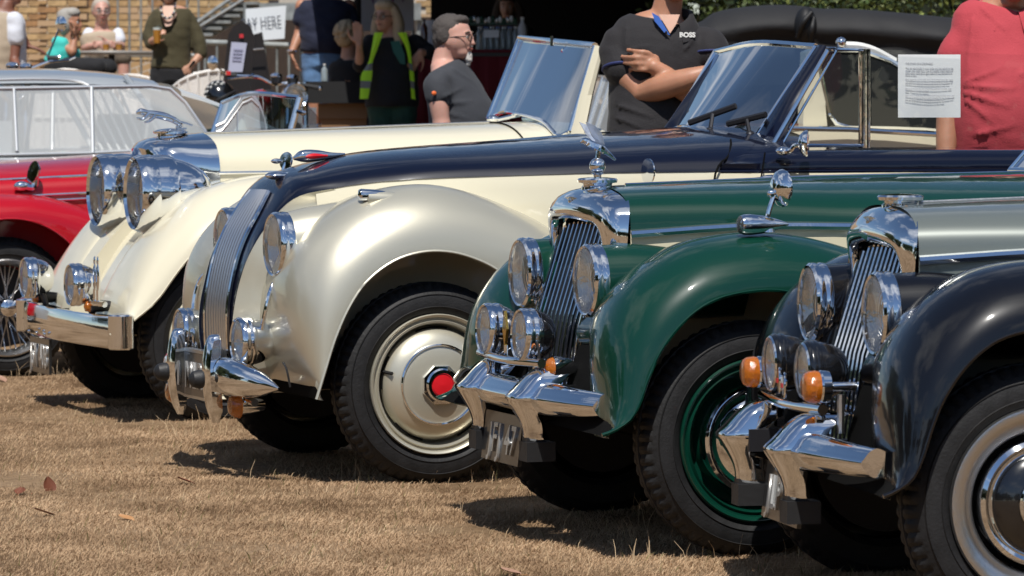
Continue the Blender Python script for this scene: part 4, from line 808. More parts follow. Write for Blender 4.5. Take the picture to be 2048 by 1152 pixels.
obj('ground', MB().grid([[(x, y, gz(x, y)) for y in ys] for x in xs]), gm, None, 60)['kind'] = 'structure'
# dry grass blades in front of the cars
rng = np.random.default_rng(3)
def blades(name, n_, zone, hmin, hmax, lean, wdt, m, label, seed=0):
    pts = []
    rg = np.random.default_rng(seed)
    while len(pts) < n_:
        px = rg.uniform(-60, 2110, 4000); py = rg.uniform(*zone, 4000)
        for a, b_ in zip(px, py):
            p = PZ(a, b_, 0); q = noise.noise(V(p.x * 2.2, p.y * 2.2, seed)); 
            if q > rg.uniform(-.6, .25): pts.append((p.x, p.y))
            if len(pts) >= n_: break
    vs = np.zeros((n_ * 5, 3)); f = []
    for i, (x, y) in enumerate(pts):
        z = gz(x, y); h = rg.uniform(hmin, hmax); a = rg.uniform(0, 2 * pi); l = h * rg.uniform(*lean); dx, dy = cos(a) * l, sin(a) * l; hz = sqrt(max(.0001, h * h - min(l, h * .98) ** 2))
        w = wdt * rg.uniform(.6, 1.3); wx, wy = -sin(a + 1) * w, cos(a + 1) * w
        vs[i * 5:i * 5 + 5] = [(x - wx, y - wy, z - .004), (x + wx, y + wy, z - .004), (x + dx * .4 + wx * .8, y + dy * .4 + wy * .8, z + hz * .62), (x + dx * .4 - wx * .8, y + dy * .4 - wy * .8, z + hz * .62), (x + dx, y + dy, z + hz)]
        o = i * 5; f += [(o, o + 1, o + 2, o + 3), (o + 3, o + 2, o + 4)]
    me = bpy.data.meshes.new(name); me.from_pydata(vs.tolist(), [], f); me.materials.append(m); o = bpy.data.objects.new(name, me); COL.objects.link(o); TOP[o.name] = V(0, 0, 0); return tag(o, label, None, None, 'stuff')
def straw(name, c1, c2):
    m = mat(name, c1, .75, var=.4, vscale=2.6, col2=c2, spec=.2); return m
G1 = straw('straw', (.56, .385, .235), (.29, .185, .105)); G2 = straw('straw_pale', (.62, .47, .30), (.40, .28, .16)); G3 = straw('weed', (.20, .19, .07), (.12, .09, .04))
blades('dry_grass', 210000, (735, 1165), .008, .022, (.8, .99), .0012, G1, 'short parched brown grass matted over the lawn', 1)
blades('pale_grass', 8000, (735, 1165), .012, .04, (.5, .99), .0011, G2, 'pale dead grass stalks standing above the mat', 2)
blades('green_grass', 1200, (800, 1165), .012, .05, (.3, .9), .0014, G3, 'few dull green weeds in the parched lawn', 5)

# tall dead stalks, twigs and a few fallen leaves
rs = random.Random(21)
m_ = MB()
for k in range(300):
    px, py = rs.choice([(rs.uniform(700, 1010), rs.uniform(925, 965)), (rs.uniform(330, 640), rs.uniform(848, 880)), (rs.uniform(1230, 1800), rs.uniform(1085, 1135)), (rs.uniform(0, 200), rs.uniform(742, 760)), (rs.uniform(0, 2000), rs.uniform(760, 1150)), (rs.uniform(0, 2000), rs.uniform(900, 1150))])
    p = PZ(px, py, 0); p.z = gz(p.x, p.y); h = rs.uniform(.03, .10); a = rs.uniform(0, 6.28); l = rs.uniform(.1, .8) * h
    m_.tube([p, p + V(cos(a) * l * .3, sin(a) * l * .3, h * .6), p + V(cos(a) * l, sin(a) * l, h)], [.0011, .0009, .0004], 4)
o = obj('dead_stalks', m_, G2, None, 60); tag(o, 'tall thin dead grass stalks scattered on the lawn', None, None, 'stuff')
LM = [mat('dead_leaf_red', (.15, .045, .02), .6), mat('dead_leaf_tan', (.40, .20, .08), .6), mat('dead_leaf_pink', (.33, .19, .13), .6)]
for px, py, s_, mi, lb in ((98, 980, .034, 0, 'round rust red fallen leaf standing on edge in the grass'), (372, 969, .03, 0, 'curled dark red fallen leaf near the middle of the lawn'), (40, 988, .024, 0, 'small brown leaf left of the round rust red leaf'), (90, 1026, .036, 2, 'flat pink fallen leaf below the rust red leaf'), (252, 1042, .03, 1, 'long tan curled leaf on the lawn below the curled red leaf'), (4, 762, .03, 2, 'pinkish leaf at the far left edge by the wire wheel'), (1020, 1146, .03, 2, 'pink leaf at the bottom edge under the green car')):
    c = PZ(px, py, 0); c.z = gz(c.x, c.y) + .012; R_ = Matrix.Rotation(rs.uniform(0, 6), 3, 'Z') @ Matrix.Rotation(1.2 if mi == 0 and s_ > .03 else rs.uniform(.1, .5), 3, 'X')
    rows = [[c + R_ @ V(u * s_ * sin(pi * min(max(v, .04), .97)) ** .8, (v - .5) * 2.1 * s_, .25 * s_ * u * u) for u in (-.8, -.4, 0, .4, .8)] for v in np.linspace(0, 1, 8)]
    t = thing('fallen_leaf', lb, 'leaf', c); obj('blade', MB().grid(rows), LM[mi], t, 60); obj('stem', MB().tube([c + R_ @ V(0, -1.05 * s_, 0), c + R_ @ V(0, -1.7 * s_, .2 * s_)], .001, 4), LM[1], t)
# ================================================================== trees and hedges
LEAF = [mat('leaf_a', (.045, .075, .02), .55, var=.3, vscale=3), mat('leaf_b', (.07, .10, .025), .55), mat('leaf_c', (.02, .04, .012), .6)]
BARK = mat('bark', (.07, .05, .035), .9, bump=.6, bscale=20)
def leafmesh(name, blobs, nper, size, seed, mats, shape=1.0):
    """leaf-sized faces spread through blob volumes; returns a mesh with several leaf colours"""
    rg = np.random.default_rng(seed); vs = []; fs = []; mi = []
    for (cx, cy, cz, rx, ry, rz) in blobs:
        n_ = int(nper * (rx * ry * rz) ** (2 / 3.))
        d = rg.normal(size=(n_, 3)); d /= np.linalg.norm(d, axis=1)[:, None]; r = rg.uniform(.55, 1.05, n_) 
        p = d * r[:, None] * np.array([rx, ry, rz]) + np.array([cx, cy, cz])
        a = rg.normal(size=(n_, 3)); a /= np.linalg.norm(a, axis=1)[:, None]; b = np.cross(a, rg.normal(size=(n_, 3))); b /= np.linalg.norm(b, axis=1)[:, None]
        s = rg.uniform(.6, 1.3, n_)[:, None] * size; tone = rg.integers(0, len(mats))
        q = np.stack([p - a * s, p - b * s * .45, p + a * s, p + b * s * .45], 1).reshape(-1, 3); o = len(vs); vs += q.tolist()
        fs += [(o + 4 * k, o + 4 * k + 1, o + 4 * k + 2, o + 4 * k + 3) for k in range(n_)]; mi += [tone if rg.random() < .75 else (tone + 1) % len(mats) for k in range(n_)]
    me = bpy.data.meshes.new(name); me.from_pydata(vs, [], fs)
    for m in mats: me.materials.append(m)
    me.polygons.foreach_set('material_index', mi); return me
def put(name, me, loc, parent=None, **k):
    o = bpy.data.objects.new(name, me); COL.objects.link(o); o.location = loc
    if parent is not None: o.parent = parent
    return tag(o, **k)
# trees round the field behind the photographer (seen only in the chrome and paint)
crowns = []
for v_ in range(3):
    bl = []; rnd = random.Random(v_)
    for k in range(16): a = rnd.uniform(0, 2 * pi); r = rnd.uniform(0, 1.9); bl.append((r * cos(a), r * sin(a), rnd.uniform(1.6, 6.2), rnd.uniform(1, 1.9), rnd.uniform(1, 1.9), rnd.uniform(.9, 1.6)))
    crowns.append(leafmesh('crown', bl, 330, .17, v_, LEAF))
tk = MB().tube([(0, 0, -.3), (.05, 0, 1.2), (0, .1, 2.5), (.15, 0, 4.5)], [.28, .22, .17, .06], 8, 12)
for s in range(5): a = s * 1.3; tk.tube([(0, 0, 1.6 + s * .3), (cos(a) * .7, sin(a) * .7, 2.6 + s * .3), (cos(a) * 1.4, sin(a) * 1.4, 3.4 + s * .35)], [.1, .06, .02], 6, 8)
trunk = bpy.data.meshes.new('trunk'); trunk.from_pydata(tk.v, [], tk.f); trunk.materials.append(BARK)
rnd = random.Random(11); kk = 0
for az in range(-100, 281, 7):          # degrees clockwise from the camera's heading, leaving the view open
    a_ = (az + 180) % 360 - 180
    if -28 < a_ < 1: continue
    th_ = YAW + radians(az + rnd.uniform(-2, 2)); d = rnd.uniform(27, 38) if not 1 <= a_ < 24 else rnd.uniform(41, 46); x, y = d * sin(th_), d * cos(th_)
    t = bpy.data.objects.new('broadleaf_tree', None); COL.objects.link(t); t.location = (x, y, gh(x, y)); sc = rnd.uniform(.75, 1.35); t.scale = (sc * 1.2, sc * 1.2, sc * .95); t.rotation_euler = (0, 0, rnd.uniform(0, 6))
    tag(t, 'broadleaf tree standing round the edge of the field behind the viewer', 'tree', 'trees round the field'); put('crown', crowns[kk % 3], (0, 0, 0), t); put('trunk', trunk, (0, 0, 0), t); kk += 1
# ================================================================== the terrace behind the cars
DN = V(-FW.x, -FW.y, 0).normalized()       # horizontally towards the camera
def gB(px, Z): p = B(px, 576, Z); p = V(p.x, p.y, 0); return V(p.x, p.y, gh(p.x, p.y))
# brick building
Zw = 45.0; S_ = FPX / Zw
wall = thing('brick_building', 'yellow brick building at the back left with piers and pale mortar', 'building', gB(300, Zw))
brm = [mat('brick_a', (.42, .27, .13), .85, var=.3, vscale=20, bump=.3, bscale=60), mat('brick_b', (.50, .34, .17), .85, var=.3, vscale=20), mat('brick_c', (.36, .20, .09), .85, var=.3, vscale=20), mat('brick_d', (.46, .31, .18), .85)]
mort = mat('mortar', (.50, .45, .38), .95, bump=.3, bscale=50)
# plain wall beyond the pieces: brick texture node
bw = bpy.data.materials.new('brick_wall'); bw.use_nodes = True; n = bw.node_tree; b_ = n.nodes['Principled BSDF']; b_.inputs['Roughness'].default_value = .9
br = n.nodes.new('ShaderNodeTexBrick'); br.inputs['Scale'].default_value = 1; br.inputs['Brick Width'].default_value = .225; br.inputs['Row Height'].default_value = .075; br.inputs['Mortar Size'].default_value = .006
br.inputs['Color1'].default_value = (.42, .27, .13, 1); br.inputs['Color2'].default_value = (.34, .2, .1, 1); br.inputs['Mortar'].default_value = (.5, .45, .38, 1)
tc2 = n.nodes.new('ShaderNodeTexCoord'); mp = n.nodes.new('ShaderNodeMapping'); mp.inputs['Rotation'].default_value = (pi / 2, 0, YAW); n.links.new(tc2.outputs['Object'], mp.inputs[0]); n.links.new(mp.outputs[0], br.inputs[0]); n.links.new(br.outputs[0], b_.inputs[0])
def wbox(name, px0, px1, z0, z1, Z, d, m, parent):
    a = B(px0, 576, Z); b = B(px1, 576, Z); a.z = b.z = z0; return obj(name, MB().prism([a, b, b + V(0, 0, z1 - z0), a + V(0, 0, z1 - z0)], -DN * d), m, parent, 20)
wbox('wall', -700, 1000, .6, 5.8, Zw, .3, mort, wall)
wbox('upper_wall', -690, 990, 2.75, 5.7, Zw - .012, .03, bw, wall)
wbox('lower_wall', -690, 990, .7, 1.93, Zw - .012, .03, bw, wall)
bx = MB().box((0, 0, 0), (.215, .03, .064)); bme = bpy.data.meshes.new('brick'); bme.from_pydata(bx.v, [], bx.f)
bms = []
for m in brm: q = bme.copy(); q.materials.append(m); bms.append(q)
Rm = Matrix.Rotation(-YAW, 4, 'Z'); rnd = random.Random(5); wb = base_of(wall)
for r in range(11):
    z = 1.965 + r * .075
    for px0, nn in ((-20, 14), (832, 2)):
        st0 = B(px0, 576, Zw); 
        for k in range(nn):
            p = st0 + RT * ((k + (.5 if r % 2 else 0)) * .225 + .11); px = 1024 + (p - CAM).dot(RT) / Zw * FPX
            out = .10 if 80 < px < 165 else 0
            q = V(p.x, p.y, z) + DN * (.010 + out + rnd.uniform(-.003, .003)) - wb
            o = bpy.data.objects.new('brick', bms[rnd.choice([0, 0, 1, 1, 2, 3])]); COL.objects.link(o); o.parent = wall; o.matrix_local = Matrix.Translation(q) @ Rm
wbox('pier', 96, 148, .7, 5.8, Zw - .09, .09, mort, wall)
wbox('dark_board_panel', 385, 980, .8, 2.40, Zw - .5, .05, mat('timber_and_shade', (.035, .02, .012), .7, var=.3, vscale=6, stretch=(8, 8, 1)), wall)  # brown boards; the dark tone also stands in for shade under the stairs
GALV = mat('galvanised_steel', (.36, .38, .37), .45, .5, var=.35, vscale=9)
def th2(name, label, cat, px, Z, group=None): return thing(name, label, cat, gB(px, Z), group)
# metal railing in front of the wall
t = th2('railing', 'grey green metal railing of thin upright bars before the brick wall', 'railing', 310, 43)
g = gB(310, 43).z
for k in range(8):
    p = B(238 + 23 * k, 576, 43); obj('baluster', MB().tube([V(p.x, p.y, g + .0), V(p.x, p.y, 2.9)], .012, 6), GALV, t)
for z in (1.95, 2.9): a, b = B(230, 576, 43), B(405, 576, 43); a.z = b.z = z; obj('rail', MB().tube([a, b], .02, 6), GALV, t)
# outside stair
t = th2('metal_staircase', 'galvanised steel outdoor staircase rising to a landing', 'staircase', 480, 41)
Z = 41
obj('stringer', MB().prism([B(*p, Z) for p in [(352, 78), (372, 105), (484, 40), (842, 40), (842, 6), (470, 6)]], -DN * .06), GALV, t)
obj('handrail', MB().tube([B(380, 55, Z - .2), B(470, -8, Z - .2), B(520, -40, Z - .2)], .022, 8), GALV, t)
obj('handrail', MB().tube([B(392, 58, Z - .3), B(482, 2, Z - .3), B(540, -36, Z - .3)], .016, 8), GALV, t)
for k in range(6): a = B(400 + 18 * k, 70 - 12.5 * k, Z + .1); obj('tread', MB().box(a + V(0, 0, .0), (.3, .5, .03), Matrix.Rotation(-YAW, 3, 'Z')), GALV, t)
for x in (480, 610, 838): a = B(x, 40, Z + .1); obj('post', MB().tube([a, V(a.x, a.y, gB(x, Z).z)], .04, 8), GALV, t)
# low barrier
t = th2('barrier', 'low steel barrier with upright bars beneath the pay here sign', 'barrier', 520, 37.5)
Z = 37.5; zr = B(500, 90, Z).z
obj('rail', MB().tube([B(396, 84, Z), B(604, 92, Z)], .028, 10), GALV, t)
for k in range(9): a = B(410 + 24 * k, 90, Z); obj('baluster', MB().tube([a, V(a.x, a.y, gB(500, Z).z)], .012, 6), GALV, t)
# the sign
t = th2('price_sign', 'white square sign reading PAY HERE, hung tilted on the steel frame', 'sign', 530, 36.8)
q = [B(*p, 36.8) for p in [(491, 18), (572, 11), (569, 77), (493, 83)]]
obj('sign_board', MB().prism(q, -DN * .01), mat('sign_white', (.72, .76, .80), .5), t)
text('lettering', 'PAY HERE', .128, mat('sign_ink', (.05, .06, .09), .6), t, B(483, 57, 36.78), q[1] - q[0], V(0, 0, 1), .001, 0, .66)
obj('sign_post', MB().tube([B(490, 10, 36.84), V(*gB(490, 36.84))], .015, 6), GALV, t)
t = th2('poster_board', 'large pale grey board standing behind the woman in the yellow vest', 'board', 775, 38)
obj('panel', MB().prism([B(*p, 38) for p in [(722, -10), (828, -10), (828, 62), (722, 62)]], -DN * .02), mat('grey_board', (.42, .44, .48), .7), t)
for x in (724, 826): obj('leg', MB().tube([B(x, 60, 38), gB(x, 38)], .015, 6), GALV, t)
t = th2('bunting', 'small red white and blue flags strung above the grey board', 'bunting', 760, 37.8)
obj('string', MB().tube([B(700, -22, 37.8), B(860, -14, 37.8)], .004, 5), WHITEP, t)
for k in range(4):
    x = 738 + 20 * k; f_ = obj('flag', MB().prism([B(x, -18, 37.8), B(x + 16, -17, 37.8), B(x + 8, 9 - 3 * (k % 2), 37.8)], -DN * .003), mat('flag_blue', (.03, .04, .2), .7), t)
    obj('flag_cross', MB().prism([B(x + 6, -18, 37.79), B(x + 10, -18, 37.79), B(x + 8, 7 - 3 * (k % 2), 37.79)], DN * .003), mat('flag_red', (.5, .02, .03), .7), f_)
# chalk boards
WOODD = mat('black_stained_wood', (.012, .008, .007), .45, var=.3, vscale=12)
t = th2('menu_board', 'dark arched menu board with a pale printed notice', 'board', 472, 33)
Z = 33
obj('board', MB().prism([B(*p, Z) for p in [(440, 215), (456, 72), (466, 52), (484, 42), (500, 52), (508, 72), (498, 215)]], -DN * .03), WOODD, t)
obj('notice', MB().prism([B(*p, Z - .02) for p in [(456, 144), (463, 84), (494, 86), (485, 144)]], DN * .003), mat('notice_blue', (.40, .42, .55), .6), t)
for k in range(4): obj('notice_line', MB().prism([B(467 - k, 98 + 7 * k, Z - .03), B(486 - k, 99 + 7 * k, Z - .03), B(486 - k, 101 + 7 * k, Z - .03), B(467 - k, 100 + 7 * k, Z - .03)], DN * .002), mat('notice_ink', (.22, .22, .34), .7), t)
obj('red_mark', MB().prism([B(*p, Z - .02) for p in [(479, 68), (487, 68), (487, 76), (479, 76)]], DN * .003), mat('flag_red', (.5, .02, .03), .7), t)
obj('leg', MB().tube([B(484, 60, Z + .05), gB(500, Z + .6)], .02, 6), WOODD, t)
t = th2('folding_board', 'tall dark folding board under the pay here sign', 'board', 530, 34.5)
obj('board', MB().prism([B(*p, 34.5) for p in [(496, 200), (504, 70), (524, 64), (546, 200)]], -DN * .04), WOODD, t)
obj('chain', MB().tube([B(500, 100, 34.4), B(528, 98, 34.4)], .008, 6), SATIN, t)
# chairs and table
WICK = mat('white_wicker', (.84, .81, .77), .6, bump=.8, bscale=90)
def tub_chair(label, px, Z, sc, rot):
    g = gB(px, Z); t = thing('tub_chair', label, 'chair', g, 'white wicker tub chairs on the terrace'); M = Matrix.Rotation(rot, 3, 'Z'); rows = []
    for i in range(17):
        a = -2.2 + 4.4 * i / 16; h = .46 + .40 * cos(a * .55) ** 1.5
        rows.append([g + M @ V(sin(a) * rr * .32, cos(a) * rr * .30, z) * sc for z, rr in ((.06, .86), (.3, .93), (h * .8, 1.02), (h, 1.07), (h - .02, .98), (.42, .88))])
    obj('shell', MB().grid(rows), WICK, t, 60); obj('shell_rim', MB().tube([r[3] for r in rows], .016, 8), WICK, t)
    for i in range(1, 16): obj('rib', MB().tube([r + (r - g - V(0, 0, r.z - g.z)).normalized() * .008 for r in rows[i][:4]], .010, 6), WICK, t)
    obj('seat', MB().lathe([(0, .38), (.27, .38), (.29, .42), (.27, .47), (0, .48)], g, (0, 0, 1), 20), mat('seat_cushion', (.55, .52, .46), .8), t)
    for a in (.8, 2.3, 3.9, 5.4): obj('leg', MB().tube([g + M @ V(.24 * cos(a), .24 * sin(a), .1), g + M @ V(.26 * cos(a), .26 * sin(a), 0)], .02, 6), DARKM, t)
for lb, px, Z, r in (('white tub chair beside the turquoise top woman, its back to us', 95, 34.5, -YAW + pi), ('white tub chair with a sweeping back in front of the terrace table', 175, 33.5, -YAW + 2.6), ('white tub chair right of the terrace table', 262, 36, -YAW + 1.8), ('white tub chair behind the woman in the olive jumper', 300, 37.5, -YAW + 2.6), ('white tub chair between the olive jumper woman and the menu board', 425, 36, -YAW + 2.9), ('white tub chair under the motorcycle mirror', 412, 34, -YAW + 3.6)):
    tub_chair(lb, px, Z, .95, r)
t = th2('terrace_table', 'round grey terrace table where the older couple sit', 'table', 225, 36.6); g = gB(225, 36.6)
tz = B(225, 103, 36.6).z
obj('table_top', MB().lathe([(0, -.03), (.42, -.03), (.43, -.015), (.42, 0), (0, 0)], V(g.x, g.y, tz), (0, 0, 1), 40), mat('table_grey', (.25, .23, .21), .5), t)
obj('table_leg', MB().tube([V(g.x, g.y, tz), g], .03, 10).lathe([(.25, 0), (.2, .03), (.03, .05)], g, (0, 0, 1), 20), DARKM, t)
for k, x in enumerate((212, 238)):
    t2 = thing('glass_of_beer', ('half pint of amber beer in front of the man in glasses', 'short glass standing at the right of the terrace table')[k], 'glass', B(x, 100, 36.4)); c = V(*B(x, 101, 36.4)); obj('tumbler', MB().lathe([(.028, 0), (.034, .085)], c, (0, 0, 1), 16), CLEAR, t2); obj('beer', MB().lathe([(0, .002), (.027, .002), (.031, .055), (0, .055)], c, (0, 0, 1), 16), mat('beer', (.55, .22, .03), .1, coat=.5), t2)
# black gazebo shading the bar
GZ = mat('gazebo_black', (.008, .008, .009), .85)
t = th2('gazebo', 'black gazebo over the bar and counter, dark inside', 'gazebo', 900, 33)
def rp(px, Z, z): p = B(px, 576, Z); return V(p.x, p.y, z)
c = rp(930, 33, 4.1); e = [rp(655, 30.9, 3.15), rp(745, 27.6, 3.15), rp(1330, 27.6, 3.15), rp(1330, 38.2, 3.15), rp(540, 38.2, 3.15)]
obj('shade_canopy', MB().add(e + [c], [(k, (k + 1) % 5, 5) for k in range(5)]), GZ, t)  # added out of view; outline cut to shade the bar, not the motorcycle
obj('back_wall', MB().prism([rp(862, 38.2, .8), rp(1330, 38.2, .8), rp(1330, 38.2, 3.14), rp(862, 38.2, 3.14)], -DN * .02), GZ, t)
obj('side_wall', MB().prism([rp(1330, 28, .7), rp(1330, 38.2, .7), rp(1330, 38.2, 3.13), rp(1330, 28, 3.13)], RT * .02), GZ, t)
for px, Z in ((716, 36.5), (1320, 27.8), (1320, 38), (716, 37.9)): a = gB(px, Z); obj('pole', MB().tube([a, V(a.x, a.y, 3.2)], .035, 8), GZ, t)
# bar counter
REDC = mat('red_cloth', (.16, .006, .012), .8, bump=.5, bscale=5)
t = th2('bar_counter', 'bar counter draped in dark red cloth under the gazebo', 'counter', 930, 32)
rows = []
for i in range(60):
    u = i / 59; x = 800 + 330 * u; o = .02 * sin(u * 60) + .012 * sin(u * 143)
    rows.append([B(x, 99, 32.9), B(x, 99, 32) , B(x, 102, 32) + DN * .01] + [V(*rp(x, 32, z)) + DN * (o * (1.8 - z + .2)) for z in (1.5, 1.2, .82)])
obj('cloth', MB().grid(rows), REDC, t, 60)
obj('counter_top', MB().prism([rp(802, 32.05, 1.8), rp(1128, 32.05, 1.8), rp(1128, 32.85, 1.8), rp(802, 32.85, 1.8)], V(0, 0, .0 - .03)), WOODD, t)
bt = None
def bottle(name, label, px, py, Z, h, r, m, capm, group=None):
    c = B(px, py, Z); t = thing(name, label, 'bottle', c, group)
    obj('body', MB().lathe([(0, 0), (r, .003), (r, h * .62), (r * .8, h * .72), (r * .36, h * .84), (r * .34, h * .93)], c, (0, 0, 1), 16), m, t); obj('cap', MB().lathe([(r * .4, h * .92), (r * .42, h), (0, h)], c, (0, 0, 1), 12), capm, t); return t
PETM = mat('clear_plastic', (.45, .52, .55), .15, coat=1, trans=.5); BLUEC = mat('cap_blue', (.1, .2, .5), .4)
for r_ in range(2):
    for k in range(7):
        bottle('water_bottle', ('clear water bottle in the front row of the pack on the counter', 'clear water bottle in the rear row of the pack on the counter')[r_], 958 + 12 * k + 5 * r_, 100, 32.25 + .12 * r_, .19, .024, PETM, BLUEC if k % 2 else WHITEP, 'water bottles on the bar counter')
t = thing('label_card', 'white label on the pack of water bottles', 'label', B(982, 74, 32.1)); obj('card', MB().prism([B(*p, 32.1) for p in [(968, 60), (998, 60), (998, 75), (968, 75)]], DN * .003), mat('sign_white', (.72, .76, .80), .5), t)
bottle('brown_bottle', 'brown glass bottle on the red counter beside the brick wall', 848, 88, 32.2, .2, .03, mat('brown_glass', (.10, .03, .01), .1, coat=1), DARKM)
bottle('squash_bottle', 'tall bottle with dark shoulders and white lower half at the counter end', 1045, 99, 32.2, .26, .04, mat('white_plastic', (.55, .56, .58), .4), WHITEP)
t = thing('wire_basket', 'green wire basket of small bottles and caps on top of the water pack', 'basket', B(990, 50, 32.5)); obj('tray', MB().prism([B(*p, 32.7) for p in [(930, 52), (1035, 52), (1032, 44), (934, 44)]], DN * .4), mat('dark_green_plastic', (.01, .06, .03), .4), t)
for k in range(14): obj('bottle_top', MB().ell(B(934 + 7.4 * k, 42 - (k * 7 % 5), 32.3), (.016, .016, .028), 8, 6), [WHITEP, mat('dark_green_plastic', (.01, .06, .03), .4), SATIN][k % 3], t)
t = thing('ice_bucket', 'grey bucket on the counter near the brick wall', 'bucket', B(872, 90, 32.5)); obj('pail', MB().lathe([(0, 0), (.06, 0), (.075, .2), (.07, .2), (.055, .02)], B(868, 90, 32.5), (0, 0, 1), 20), mat('grey_board', (.42, .44, .48), .7), t)
# black table and carton
t = th2('trestle_table', 'low table under a black cloth behind the motorcycle headlamp', 'table', 675, 31.5); Z = 31.5
obj('cloth', MB().prism([B(*p, Z) for p in [(608, 163), (742, 163), (744, 206), (606, 206)]], -DN * .7), GZ, t)
obj('leg', MB().tube([B(612, 206, Z + .1), gB(612, Z + .1)], .02, 6), DARKM, t); obj('leg', MB().tube([B(738, 206, Z + .1), gB(738, Z + .1)], .02, 6), DARKM, t)
t = th2('cardboard_box', 'large brown cardboard box beneath the black cloth table', 'box', 690, 31.6)
a = [B(636, 207, 31.6), B(738, 207, 31.6)]; zb_ = gB(690, 31.6).z
obj('carton', MB().prism([a[0], a[1], V(a[1].x, a[1].y, zb_), V(a[0].x, a[0].y, zb_)], -DN * .4), mat('cardboard', (.25, .14, .07), .85), t); obj('flap', MB().prism([a[0] + DN * .005, a[1] + DN * .005, a[1] + DN * .02 - V(0, 0, .12), a[0] + DN * .02 - V(0, 0, .12)], DN * .004), mat('cardboard', (.25, .14, .07), .85), t)
bottle('water_bottle', 'single clear water bottle with a blue label on the black table', 649, 163, 31.6, .14, .026, PETM, WHITEP)
# hedge and the long folded hood at the right
t = th2('hedge', 'leafy green hedge along the top right behind the black hood', 'hedge', 1600, 33)
bl = []; rnd = random.Random(9)
for k in range(46):
    p = B(1330 + 17.5 * k + rnd.uniform(-6, 6), rnd.uniform(-60, 30), 31.5 + rnd.uniform(-.3, .6)); bl.append((p.x, p.y, p.z + rnd.uniform(-.1, .3), rnd.uniform(.25, .4), .3, rnd.uniform(.25, .4)))
    if k % 2: p = B(1330 + 17.5 * k, 140, 32); bl.append((p.x, p.y, p.z, .5, .4, .6))
me = leafmesh('foliage', bl, 1500, .035, 4, [mat('leaf_hedge', (.10, .13, .03), .5), mat('leaf_b', (.07, .10, .025), .55), mat('leaf_c', (.02, .04, .012), .6), mat('leaf_lime', (.22, .26, .07), .5)]); b0 = base_of(t)
for v in me.vertices: v.co -= b0
o = put('foliage', me, (0, 0, 0), t)
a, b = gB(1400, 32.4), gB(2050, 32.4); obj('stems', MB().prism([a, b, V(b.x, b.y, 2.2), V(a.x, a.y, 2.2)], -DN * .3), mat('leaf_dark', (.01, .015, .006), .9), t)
t = th2('folded_hood', 'long black fabric hood folded in a thick roll before the hedge', 'hood', 1650, 24)
top = [(1330, 60), (1400, 44), (1432, 24), (1500, 12), (1560, 9), (1615, 12), (1640, 16), (1700, 17), (1800, 24), (1900, 34), (2000, 42), (2100, 50)]
rows = []
for px, py in crs([V(a, b, 0) for a, b in top], 60)[:, :2]:
    wv = .02 * noise.noise(V(px * .02, 0, 1)); r = []
    for f_, dy in ((-.5, 10), (-.2, 0), (.0, 3), (.12, 18), (.18, 45), (.12 , 75), (.16, 100), (.12, 135), (.1, 160)): r.append(B(px, py + dy, 24) + DN * (f_ + wv + .03 * noise.noise(V(px * .012, dy * .05, 5))))
    rows.append([tuple(p) for p in r])
obj('roll', MB().grid(smooth_rows([list(c) for c in zip(*rows)], 40)), mat('hood_black', (.008, .008, .0095), .75, bump=.6, bscale=7), t, 80)
c = B(1611, 52, 23.75); Re = Matrix((tuple(RT), tuple(DN), (0, 0, 1))).transposed()
obj('roll_end', MB().ell(c, (.068, .10, .115), 24, 16, Re).tube([c + Re @ V(-.055, .06, -.07), c + Re @ V(-.02, .112, .02), c + Re @ V(.03, .10, .08)], [.012, .02, .012], 8, 12).tube([c + Re @ V(.02, .08, -.09), c + Re @ V(.03, .112, -.02), c + Re @ V(.045, .08, .05)], [.01, .018, .01], 8, 12), mat('hood_black_end', (.004, .004, .005), .6, bump=.5, bscale=9), t, 80)
a, b = gB(1350, 24.2), gB(2050, 24.2); obj('body', MB().prism([a, b, V(b.x, b.y, 1.62), V(a.x, a.y, 1.62)], -DN * .6), BLACKP, t)
# wood-trimmed side of an open car behind the polo shirt man
t = thing('dark_green_car', 'dark green car bonnet low behind the silver saloon', 'car', gB(400, 27)); Z = 27
obj('bonnet', MB().grid(smooth_rows([[tuple(B(px, py + k * 12, Z) + DN * (.0, .25, .4, .45)[k]) for px, py in ((340, 196), (380, 205), (410, 214), (440, 228), (470, 250))] for k in range(4)], 8)), GREEN, t)
obj('body', MB().prism([B(330, 232, Z - .42), B(480, 262, Z - .42), gB(480, Z - .42) + V(0, 0, .2), gB(330, Z - .42) + V(0, 0, .2)], -DN * 1.2), GREEN, t)
obj('brightwork_strip', MB().tube([B(385, 218, Z - .44), B(425, 216, Z - .44)], .006, 6), CHROME, t)
